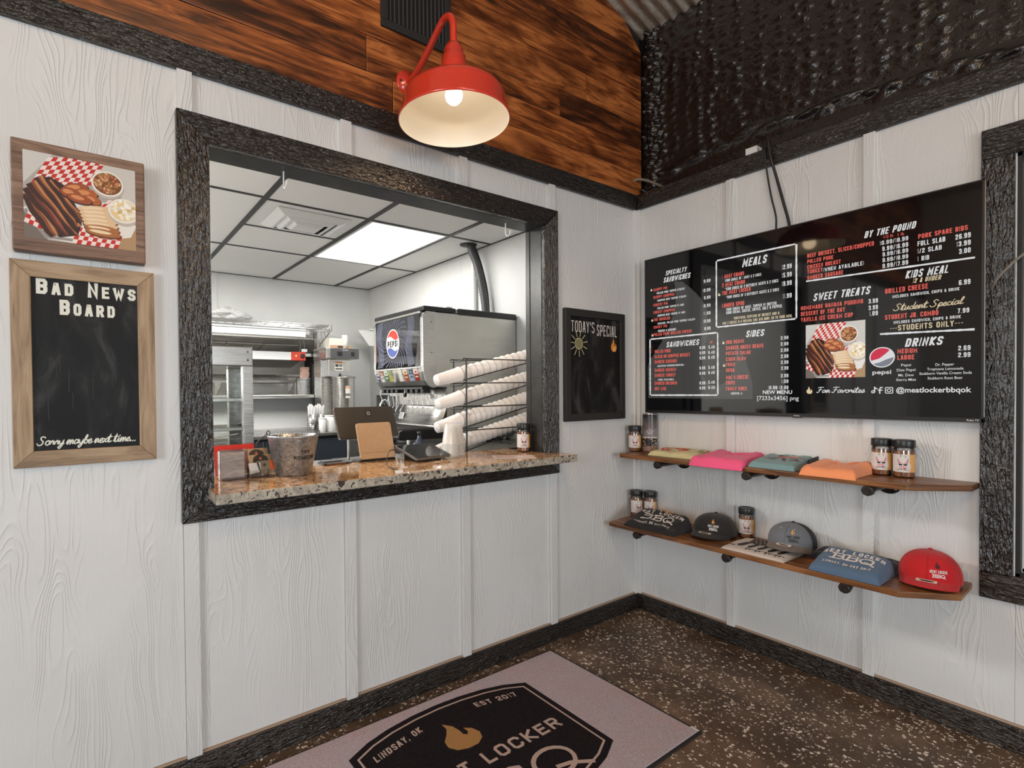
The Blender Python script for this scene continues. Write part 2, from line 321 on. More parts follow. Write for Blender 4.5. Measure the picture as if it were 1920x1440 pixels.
    def build(s, name, mats, parent=None, bevel=0, solid=0, subd=0, loc=None, rot=None, seg=2, origin=None):
        me = bpy.data.meshes.new(name); vs = s.v
        if origin is not None: vs = [(a-origin[0], b-origin[1], c-origin[2]) for a, b, c in vs]
        me.from_pydata(vs, [], s.f); uvl = me.uv_layers.new(name='UVMap')
        flat = [c for u in s.uv for p in u for c in (p[0], p[1])]; uvl.data.foreach_set('uv', flat)
        me.polygons.foreach_set('material_index', s.mi); me.polygons.foreach_set('use_smooth', s.sm)
        at = me.attributes.new('tone', 'FLOAT', 'FACE'); at.data.foreach_set('value', s.tone)
        for m in (mats if isinstance(mats, (list, tuple)) else [mats]): me.materials.append(M_[m] if isinstance(m, str) else m)
        me.validate(); me.update()
        o = bpy.data.objects.new(name, me); COL.objects.link(o)
        if origin is not None: o.location = origin
        if loc is not None: o.location = loc
        if rot is not None: o.rotation_euler = rot
        if bevel:
            md = o.modifiers.new('bevel', 'BEVEL'); md.width = bevel; md.segments = seg; md.limit_method = 'ANGLE'; md.angle_limit = .6
        if solid:
            md = o.modifiers.new('solidify', 'SOLIDIFY'); md.thickness = solid
        if subd:
            md = o.modifiers.new('subdivision', 'SUBSURF'); md.levels = subd; md.render_levels = subd
        if parent: adopt(o, parent)
        return o
LOCAL = set()          # things whose parts are modelled in the thing's own frame
def wm(o):
    return o.matrix_basis.copy() if not o.parent else wm(o.parent) @ o.matrix_parent_inverse @ o.matrix_basis
def adopt(o, parent):
    o.parent = parent; q = parent
    while q.parent: q = q.parent
    if q.name not in LOCAL: o.matrix_parent_inverse = wm(parent).inverted()
def tag(o, label, cat, group=None, kind=None):
    o['label'] = label; o['category'] = cat
    if group: o['group'] = group
    if kind: o['kind'] = kind
    return o
def thing(name, label, cat, loc=(0, 0, 0), rz=0, group=None, local=False):
    o = bpy.data.objects.new(name, None); COL.objects.link(o); o.location = loc; o.rotation_euler = (0, 0, rz); o.empty_display_size = .05
    if local: LOCAL.add(o.name)
    return tag(o, label, cat, group)
def structure(o): o['kind'] = 'structure'; return o
def copy_tree(o, parent=None):
    c = o.copy(); COL.objects.link(c)
    if parent: c.parent = parent; c.matrix_parent_inverse = o.matrix_parent_inverse.copy()
    for ch in list(o.children): copy_tree(ch, c)
    return c
def smooth_path(pts, n=6):
    pts = [Vector(p) for p in pts]; out = []
    for i in range(len(pts)-1):
        p0 = pts[max(i-1, 0)]; p1 = pts[i]; p2 = pts[i+1]; p3 = pts[min(i+2, len(pts)-1)]
        for k in range(n):
            t = k/n; out.append(.5*((2*p1)+(p2-p0)*t+(2*p0-5*p1+4*p2-p3)*t*t+(3*p1-p0-3*p2+p3)*t**3))
    out.append(pts[-1]); return out

# ---------------------------------------------------------------- flat artwork: lettering, logos, pictures
GL = {}
def _g(ch, w, *pl): GL[ch] = (w, pl)
b_ = .16
_g('A', 1, [(0, 0), (.36, 1), (.64, 1), (1, 0)], [(.17, .3), (.83, .3)]); _g('B', 1, [(0, 0), (0, 1), (.8, 1), (1, .86), (1, .64), (.84, .52), (0, .52)], [(.84, .52), (1, .4), (1, .14), (.8, 0), (0, 0)])
_g('C', 1, [(1, .80), (1, .84), (.78, 1), (.22, 1), (0, .84), (0, .16), (.22, 0), (.78, 0), (1, .16), (1, .20)]); _g('D', 1, [(0, 0), (0, 1), (.75, 1), (1, .82), (1, .18), (.75, 0), (0, 0)])
_g('E', .9, [(1, 1), (0, 1), (0, 0), (1, 0)], [(0, .52), (.85, .52)]); _g('F', .9, [(1, 1), (0, 1), (0, 0)], [(0, .52), (.85, .52)])
_g('G', 1, [(1, .74), (1, .84), (.78, 1), (.22, 1), (0, .84), (0, .16), (.22, 0), (.78, 0), (1, .16), (1, .48), (.55, .48)]); _g('H', 1, [(0, 0), (0, 1)], [(1, 0), (1, 1)], [(0, .52), (1, .52)])
_g('I', .0, [(.5, 0), (.5, 1)]); _g('J', .9, [(1, 1), (1, .16), (.78, 0), (.22, 0), (0, .16), (0, .3)]); _g('K', 1, [(0, 0), (0, 1)], [(1, 1), (.1, .5), (1, 0)])
_g('L', .85, [(0, 1), (0, 0), (1, 0)]); _g('M', 1.35, [(0, 0), (0, 1), (.5, .3), (1, 1), (1, 0)]); _g('N', 1, [(0, 0), (0, 1), (1, 0), (1, 1)])
_g('O', 1, [(.22, 0), (0, .16), (0, .84), (.22, 1), (.78, 1), (1, .84), (1, .16), (.78, 0), (.22, 0)]); _g('P', 1, [(0, 0), (0, 1), (.8, 1), (1, .85), (1, .58), (.8, .44), (0, .44)])
_g('Q', 1, [(.22, 0), (0, .16), (0, .84), (.22, 1), (.78, 1), (1, .84), (1, .16), (.78, 0), (.22, 0)], [(.6, .3), (1.05, -.08)]); _g('R', 1, [(0, 0), (0, 1), (.8, 1), (1, .85), (1, .6), (.8, .46), (0, .46)], [(.55, .46), (1, 0)])
_g('S', 1, [(1, .86), (.78, 1), (.22, 1), (0, .87), (0, .68), (.2, .55), (.8, .45), (1, .32), (1, .13), (.78, 0), (.22, 0), (0, .14)])
_g('T', 1, [(0, 1), (1, 1)], [(.5, 1), (.5, 0)]); _g('U', 1, [(0, 1), (0, .16), (.22, 0), (.78, 0), (1, .16), (1, 1)]); _g('V', 1, [(0, 1), (.5, 0), (1, 1)]); _g('W', 1.4, [(0, 1), (.25, 0), (.5, .7), (.75, 0), (1, 1)])
_g('X', 1, [(0, 0), (1, 1)], [(0, 1), (1, 0)]); _g('Y', 1, [(0, 1), (.5, .48), (1, 1)], [(.5, .48), (.5, 0)]); _g('Z', 1, [(0, 1), (1, 1), (0, 0), (1, 0)])
_g('0', 1, [(.22, 0), (0, .16), (0, .84), (.22, 1), (.78, 1), (1, .84), (1, .16), (.78, 0), (.22, 0)]); _g('1', .4, [(0, .82), (.7, 1), (.7, 0)]); _g('2', 1, [(0, .74), (0, .85), (.22, 1), (.78, 1), (1, .85), (1, .62), (0, .14), (0, 0), (1, 0)])
_g('3', 1, [(0, .85), (.22, 1), (.78, 1), (1, .85), (1, .64), (.8, .52), (.4, .52)], [(.8, .52), (1, .4), (1, .15), (.78, 0), (.22, 0), (0, .15)]); _g('4', 1, [(.75, 0), (.75, 1), (0, .3), (1, .3)]); _g('5', 1, [(1, 1), (0, 1), (0, .58), (.78, .58), (1, .44), (1, .15), (.78, 0), (.2, 0), (0, .15)])
_g('6', 1, [(1, .86), (.78, 1), (.22, 1), (0, .85), (0, .15), (.22, 0), (.78, 0), (1, .15), (1, .42), (.78, .55), (0, .55)]); _g('7', .9, [(0, 1), (1, 1), (.35, 0)]); _g('8', 1, [(.2, .52), (0, .65), (0, .86), (.22, 1), (.78, 1), (1, .86), (1, .65), (.8, .52), (.2, .52), (0, .4), (0, .14), (.22, 0), (.78, 0), (1, .14), (1, .4), (.8, .52)])
_g('9', 1, [(0, .14), (.22, 0), (.78, 0), (1, .15), (1, .85), (.78, 1), (.22, 1), (0, .85), (0, .58), (.22, .45), (1, .45)]); _g('.', .0, [(.5, 0), (.5, .06)]); _g(',', .0, [(.6, .08), (.3, -.14)]); _g('/', .6, [(0, 0), (1, 1)])
_g('(', .25, [(1, 1), (0, .75), (0, .25), (1, 0)]); _g(')', .25, [(0, 1), (1, .75), (1, .25), (0, 0)]); _g('&', 1, [(1, 0), (.15, .75), (.3, 1), (.65, 1), (.75, .8), (0, .25), (.2, 0), (.6, 0), (1, .4)]); _g('*', .5, [(0, .65), (1, .95)], [(0, .95), (1, .65)]); _g("'", .0, [(.5, 1), (.5, .75)])
_g('-', .5, [(0, .48), (1, .48)]); _g('$', 1, [(1, .8), (.2, .85), (0, .66), (1, .34), (.8, .15), (0, .2)], [(.5, 1.05), (.5, -.05)]); _g(' ', .55)
# flowing handwriting, one polyline per letter in a unit cell (x advance, points)
SC = {}
def _s(ch, w, *pl): SC[ch] = (w, pl)
_s('S', .85, [(.75, .85), (.55, 1), (.3, .85), (.4, .6), (.6, .4), (.5, .08), (.2, 0), (0, .2)]); _s('o', .5, [(.3, .5), (.08, .4), (.05, .12), (.25, 0), (.42, .15), (.4, .42), (.3, .5), (.55, .42)]); _s('r', .48, [(0, .1), (.2, .5), (.22, .38), (.4, .42), (.33, .12), (.5, .1)])
_s('y', .5, [(0, .42), (.08, .1), (.28, .1), (.45, .5), (.35, -.1), (.12, -.45), (0, -.25), (.5, .1)]); _s('m', .8, [(0, .1), (.12, .5), (.12, 0), (.3, .48), (.4, .4), (.38, 0), (.58, .48), (.68, .35), (.66, .05), (.82, .12)]); _s('a', .55, [(.42, .42), (.2, .5), (.03, .2), (.15, 0), (.38, .2), (.45, .48), (.42, .08), (.58, .12)])
_s('b', .5, [(0, .1), (.3, .8), (.25, 1), (.12, .7), (.1, .05), (.35, .05), (.42, .35), (.2, .4), (.52, .38)]); _s('e', .42, [(.02, .2), (.3, .28), (.28, .5), (.08, .35), (.1, .02), (.3, .02), (.46, .15)]); _s('n', .55, [(0, .1), (.12, .5), (.12, 0), (.3, .48), (.42, .38), (.4, .05), (.58, .12)]); _s('x', .5, [(0, .45), (.15, .4), (.3, .05), (.5, .1)], [(.42, .5), (.02, 0)])
_s('t', .42, [(0, .1), (.25, .95), (.15, .1), (.25, 0), (.45, .12)], [(.02, .6), (.42, .66)]); _s('i', .3, [(0, .1), (.15, .5), (.1, .08), (.2, 0), (.33, .12)], [(.2, .72), (.22, .76)]); _s('.', .25, [(.1, .0), (.13, .04)]); _s(' ', .3); _s('u', .55, [(0, .1), (.1, .5), (.06, .1), (.2, 0), (.4, .5), (.38, .08), (.58, .1)]); _s('d', .55, [(.4, .4), (.18, .48), (.03, .2), (.15, 0), (.38, .2), (.55, 1), (.42, .1), (.58, .1)])
_s('p', .5, [(0, .1), (.18, .5), (.02, -.45), (.15, .4), (.35, .48), (.42, .2), (.2, 0), (.52, .1)]); _s('c', .42, [(.36, .42), (.2, .5), (.04, .2), (.15, 0), (.45, .12)]); _s('l', .35, [(0, .1), (.3, .8), (.22, 1), (.1, .6), (.12, .05), (.36, .12)]); _s('F', .75, [(.05, .9), (.3, 1), (.8, .98)], [(.45, 1), (.3, .2), (.1, 0), (0, .12)], [(.2, .5), (.6, .55)]); _s('v', .5, [(0, .45), (.12, .4), (.18, 0), (.42, .5), (.52, .42)]); _s('s', .42, [(0, .1), (.25, .55), (.33, .15), (.2, 0), (.05, .08), (.45, .12)])
FLAME = [(.36, 1), (.55, .80), (.60, .58), (.60, .44), (.68, .38), (.76, .46), (.74, .62), (.92, .50), (1, .30), (.92, .12), (.70, 0), (.40, 0), (.14, .08), (0, .26), (.04, .46), (.22, .62), (.36, .80)]
class Art:
    def __init__(s, seed=1): s.p = []; s.r = random.Random(seed)
    def poly(s, pts, c, l=1): s.p.append(([tuple(p) for p in pts], c, l)); return s
    def rect(s, x0, y0, x1, y1, c, l=1): return s.poly([(x0, y0), (x1, y0), (x1, y1), (x0, y1)], c, l)
    def ellipse(s, cx, cy, rx, ry, c, l=1, n=28, rot=0, a0=0, a1=2*PI):
        ca, sa = math.cos(rot), math.sin(rot); P = []
        for k in range(n):
            t = a0+(a1-a0)*k/(n if abs(a1-a0-2*PI) < 1e-6 else n-1); x, y = rx*math.cos(t), ry*math.sin(t); P.append((cx+x*ca-y*sa, cy+x*sa+y*ca))
        return s.poly(P, c, l)
    def stroke(s, pts, w, c, l=1, cap=True, jit=0.0):
        pts = [Vector(p).to_2d() for p in pts]; pts = [p for i, p in enumerate(pts) if i == 0 or (p-pts[i-1]).length > 1e-7]
        if len(pts) < 2: return s
        closed = (pts[0]-pts[-1]).length < 1e-6 and len(pts) > 3; h = w/2; Lf = []; Rt = []; m = len(pts)
        for i, p in enumerate(pts):
            if closed: a = pts[i-1] if i > 0 else pts[-2]; b = pts[i+1] if i < m-1 else pts[1]
            else: a = pts[max(i-1, 0)]; b = pts[min(i+1, m-1)]
            d1 = (p-a); d2 = (b-p); d1 = d1.normalized() if d1.length > 1e-9 else d2.normalized(); d2 = d2.normalized() if d2.length > 1e-9 else d1
            n1 = Vector((-d1.y, d1.x)); n2 = Vector((-d2.y, d2.x)); mm = n1+n2
            mm = mm.normalized() if mm.length > 1e-6 else n1; k = h/max(.45, mm.dot(n1)); q = p.copy()
            if cap and not closed:
                if i == 0: q = p-d2*h
                if i == m-1: q = p+d1*h
            j = 1+(s.r.random()-.5)*jit; Lf.append(q+mm*k*j); Rt.append(q-mm*k*j)
        for i in range(m-1): s.poly([Rt[i], Rt[i+1], Lf[i+1], Lf[i]], c, l)
        return s
    def caps(s, t, x0, y0, h, x1, c, l=1, wt=.17, slant=0.0, big=None, gap=.32, y1=None):
        """block capitals fitted from x0 to x1; big = scale of the small capitals, if lower-case letters are set as such."""
        adv = []; tot = 0
        for ch in t:
            g = GL.get(ch.upper(), GL['-']); k = big if (big and ch.islower()) else 1.0; wd = max(g[0], .0)*k+(.26 if g[0] == 0 else 0)*k; adv.append((ch, g, k, wd)); tot += wd+gap
        tot -= gap; sx = (x1-x0)/tot; th = wt*h; x = x0; dy = 0 if y1 is None else (y1-y0)/(x1-x0)
        for ch, g, k, wd in adv:
            W = wd*sx; H = h*k; tt = min(th*(.9 if k < 1 else 1), W*.40) if g[0] > 0 else min(th, W*.85)
            for pl in g[1]:
                P = []
                for px, py in pl:
                    X_ = x+tt/2+px*max(W-tt, 0) if g[0] else x+W*px; Y_ = tt/2+py*(H-tt); P.append((X_+slant*Y_, y0+Y_+dy*(X_-x0)))
                s.stroke(P, tt, c, l)
            x += W+gap*sx
        return s
    def script(s, t, x0, y0, h, x1, c, l=1, wt=.10, y1=None):
        tot = sum(SC[ch][0] for ch in t); sx = (x1-x0)/tot; x = x0; dy = 0 if y1 is None else (y1-y0)/(x1-x0)
        for ch in t:
            wd, pls = SC[ch]
            for pl in pls:
                P = [(x+(p.x+.22*p.y)*sx, y0+p.y*h+dy*(x-x0+p.x*sx)) for p in smooth_path([(q[0], q[1], 0) for q in pl], 4)]
                s.stroke(P, wt*h, c, l)
            x += wd*sx
        return s
    def font(s, t, x0, y0, h, x1, c, l=1, bold=0.0, slant=0.0):
        cu = bpy.data.curves.new('text', 'FONT'); cu.body = t; cu.resolution_u = 3; cu.offset = bold; cu.shear = slant
        ob = bpy.data.objects.new('text', cu); COL.objects.link(ob); dg = bpy.context.evaluated_depsgraph_get(); me = ob.evaluated_get(dg).to_mesh()
        V_ = [(v.co.x, v.co.y) for v in me.vertices]; Fs = [list(p.vertices) for p in me.polygons]
        if V_:
            a = min(v[0] for v in V_); b = max(v[0] for v in V_); k = (x1-x0)/max(b-a, 1e-6); ky = h/.70
            for f in Fs: s.poly([(x0+(V_[i][0]-a)*k, y0+V_[i][1]*ky) for i in f], c, l)
        ob.evaluated_get(dg).to_mesh_clear(); bpy.data.objects.remove(ob); bpy.data.curves.remove(cu); return s
    def flame(s, x0, y0, w, h, c, l=1, flip=False):
        return s.poly([(x0+(1-p[0] if flip else p[0])*w, y0+p[1]*h) for p in FLAME], c, l)
    def bbq(s, x0, y0, h, x1, c, l=1, wt=.14):
        w_ = (x1-x0)/3.5; t = wt*h
        for k in (0, 1):
            x = x0+k*w_*1.15; q = lambda a, b: (x+a*w_, y0+t/2+b*(h-t))
            s.stroke([q(0, 1), q(.78, 1), q(.95, .9), q(.95, .64), q(.8, .52), q(.24, .52)], t, c, l); s.stroke([q(.8, .52), q(1, .4), q(1, .12), q(.82, 0), q(0, 0)], t, c, l); s.stroke([q(.24, 0), q(.24, 1)], t, c, l)
        x = x0+2.35*w_; P = [(x+w_*.5+math.cos(a)*w_*.5, y0+h/2+math.sin(a)*(h-t)/2) for a in [2*PI*i/20 for i in range(21)]]
        s.stroke(P, t, c, l); s.stroke([(x+w_*.45, y0+h*.30), (x+w_*.75, y0+h*.22), (x+w_*1.15, y0-h*.06)], t, c, l); return s
    def build(s, name, mp, mat, parent=None, eps=.0004, label=None, stacked=False):
        vs = []; fs = []; cs = []; P = sorted(s.p, key=lambda q: q[2]) if stacked else s.p
        for k_, (pts, c, l) in enumerate(P):
            if stacked: l = 1+k_*.0125
            else: l = l+(k_ % 41)*.012
            o = len(vs); vs += [tuple(mp(p[0], p[1], l*eps)) for p in pts]; fs.append(list(range(o, o+len(pts)))); cs += [(*c, 1)]*len(pts)
        me = bpy.data.meshes.new(name); me.from_pydata(vs, [], fs); at = me.color_attributes.new('ink', 'FLOAT_COLOR', 'POINT'); at.data.foreach_set('color', [x for c in cs for x in c])
        me.materials.append(M_[mat] if isinstance(mat, str) else mat); me.update(); o = bpy.data.objects.new(name, me); COL.objects.link(o)
        if parent: adopt(o, parent)
        if label: o['label'] = label
        return o
def lin(r, g, b):
    f = lambda c: (c/255/12.92) if c/255 <= .04045 else ((c/255+.055)/1.055)**2.4
    return (f(r), f(g), f(b))
def clip_rect(P, x0, y0, x1, y1):
    for k, lim, s_ in ((0, x0, 1), (0, x1, -1), (1, y0, 1), (1, y1, -1)):
        out = []
        for i in range(len(P)):
            a, b = P[i-1], P[i]; ia, ib = (a[k]-lim)*s_ >= 0, (b[k]-lim)*s_ >= 0
            if ia != ib: t = (lim-a[k])/(b[k]-a[k]); out.append((a[0]+(b[0]-a[0])*t, a[1]+(b[1]-a[1])*t))
            if ib: out.append(b)
        P = out
        if not P: break
    return P
def food_art(a, x0, y0, w, h, full=True):
    """platter of barbecue on chequered paper, drawn in a w x h rectangle"""
    q = lambda u, v: (x0+u*w, y0+v*h); rnd = random.Random(5); n_start = len(a.p)
    a.rect(x0, y0, x0+w, y0+h, lin(176, 168, 160), 1)
    a.poly([q(0, .62), q(.0, 1), q(.25, 1)], lin(206, 202, 196), 2); a.poly([q(.6, 1), q(1, 1), q(1, .5), q(.8, .7)], lin(206, 200, 192), 2); a.poly([q(0, 0), q(0, .3), q(.12, .1), q(.2, 0)], lin(118, 106, 98), 2)
    a.poly([q(.75, 0), q(1, 0), q(1, .25), q(.8, .2)], lin(176, 142, 104), 2)
    a.poly([q(0, .34), q(.17, .02), q(.42, -.0), q(.95, .16), q(1, .30), q(.9, .55), q(.2, .52)], lin(232, 226, 218), 3); a.poly([q(.0, .30), q(.02, .34), q(.2, .06), q(.46, .05), q(.44, .02), q(.17, .02)], lin(150, 144, 138), 4)
    def checker(o, e1, e2, n1, n2, l):
        for i in range(n1):
            for j in range(n2):
                f = lambda s_, t_: q(o[0]+e1[0]*s_/n1+e2[0]*t_/n2, o[1]+e1[1]*s_/n1+e2[1]*t_/n2)
                a.poly([f(i, j), f(i+1, j), f(i+1, j+1), f(i, j+1)], lin(196, 44, 34) if (i+j) % 2 else lin(240, 222, 214), l)
    checker((.04, .58), (.54, .14), (.17, .38), 12, 7, 5); checker((.0, .18), (.22, -.10), (.10, .34), 6, 7, 5); checker((.40, .0), (.42, -.0), (.06, .20), 10, 4, 5); checker((.62, .42), (.2, .05), (.12, .16), 5, 3, 5)
    a.poly([q(.03, .56), q(.10, .68), (x0+.22*w, y0+.74*h), q(.36, .66), q(.50, .30), q(.46, .10), q(.30, .05), q(.22, .10)], lin(48, 26, 22), 6)
    dk = lin(62, 32, 26); md = lin(134, 74, 44); lt = lin(196, 132, 84)
    for k, (p0, p1) in enumerate([((.02, .50), (.26, .06)), ((.04, .58), (.36, .08)), ((.07, .64), (.44, .10)), ((.13, .72), (.46, .20)), ((.22, .70), (.50, .28))]):   # ribs
        P0 = Vector(q(*p0)); P1 = Vector(q(*p1)); d = (P1-P0); nn = Vector((-d.y, d.x)).normalized(); ww = .060*w
        def lane(o0, o1, c, l):
            pts = []
            for i in range(9):
                t = i/8; pts.append(P0+d*t+nn*(ww*o1*(.75+.35*math.sin(t*3+k))+.006*w*math.sin(t*11+k)))
            for i in range(8, -1, -1):
                t = i/8; pts.append(P0+d*t+nn*(ww*o0*(.75+.35*math.sin(t*3+k))+.006*w*math.sin(t*13+k)))
            a.poly(pts, c, l)
        lane(-1, 1, dk, 6+k*3); lane(-.2, .8, [md, lin(110, 52, 40), md, lin(150, 88, 54), md][k], 7+k*3); lane(.25, .62, lt if k != 1 else lin(160, 84, 60), 8+k*3)
    for k, (cx, cy, rx, ry, ro) in enumerate([(.44, .64, .13, .075, .3), (.53, .60, .12, .07, .1), (.40, .58, .10, .07, -.2), (.60, .54, .08, .06, -.4), (.48, .53, .12, .06, -.15)]):     # chicken
        a.ellipse(x0+cx*w, y0+cy*h, rx*w, ry*h, dk, 22+k*3, rot=ro); a.ellipse(x0+cx*w, y0+(cy+.008)*h, rx*w*.92, ry*h*.86, lin(178, 92, 48) if k % 2 else lin(160, 78, 42), 23+k*3, rot=ro); a.ellipse(x0+(cx-.02)*w, y0+(cy+.02)*h, rx*w*.5, ry*h*.4, lin(214, 140, 88), 24+k*3, rot=ro)
    for k in range(7):                                                    # sliced turkey
        cx, cy = .62+.012*k, .43-.045*k; rx, ry = .17, .055; ro = .12-.03*k
        a.ellipse(x0+cx*w, y0+cy*h, rx*w, ry*h, lin(104, 58, 32), 40+k*3, rot=ro); a.ellipse(x0+cx*w, y0+(cy+.010)*h, rx*w*.95, ry*h*.80, lin(226, 190, 148) if k < 5 else lin(170, 106, 58), 41+k*3, rot=ro); a.ellipse(x0+(cx-.03)*w, y0+(cy+.018)*h, rx*w*.6, ry*h*.35, lin(240, 212, 176), 42+k*3, rot=ro)
    for cx, cy, beans in ((.735, .775, True), (.885, .475, False)):        # bowls
        a.ellipse(x0+cx*w, y0+(cy-.03)*h, .150*w, .155*h, lin(196, 182, 168), 64); a.ellipse(x0+cx*w, y0+cy*h, .150*w, .150*h, lin(240, 234, 226), 65); a.ellipse(x0+cx*w, y0+cy*h, .133*w, .132*h, lin(122, 66, 36) if beans else lin(232, 214, 180), 66)
        for i in range(85):
            t = rnd.random()*2*PI; r_ = math.sqrt(rnd.random())*.118; c = rnd.choice([lin(206, 140, 92), lin(178, 106, 62), lin(222, 166, 120), lin(140, 78, 44), lin(150, 120, 60)]) if beans else rnd.choice([lin(246, 236, 214), lin(236, 206, 150), lin(250, 246, 236), lin(214, 178, 116), lin(226, 214, 190)])
            a.ellipse(x0+(cx+math.cos(t)*r_)*w, y0+(cy+math.sin(t)*r_)*h, .020*w if beans else .024*w, .012*h if beans else .02*h, c, 67+i % 6, 8, rnd.random()*3)
    a.p[n_start:] = [(P, c, l) for P, c, l in ((clip_rect(P, x0, y0, x0+w, y0+h), c, l) for P, c, l in a.p[n_start:]) if len(P) > 2]
    return a
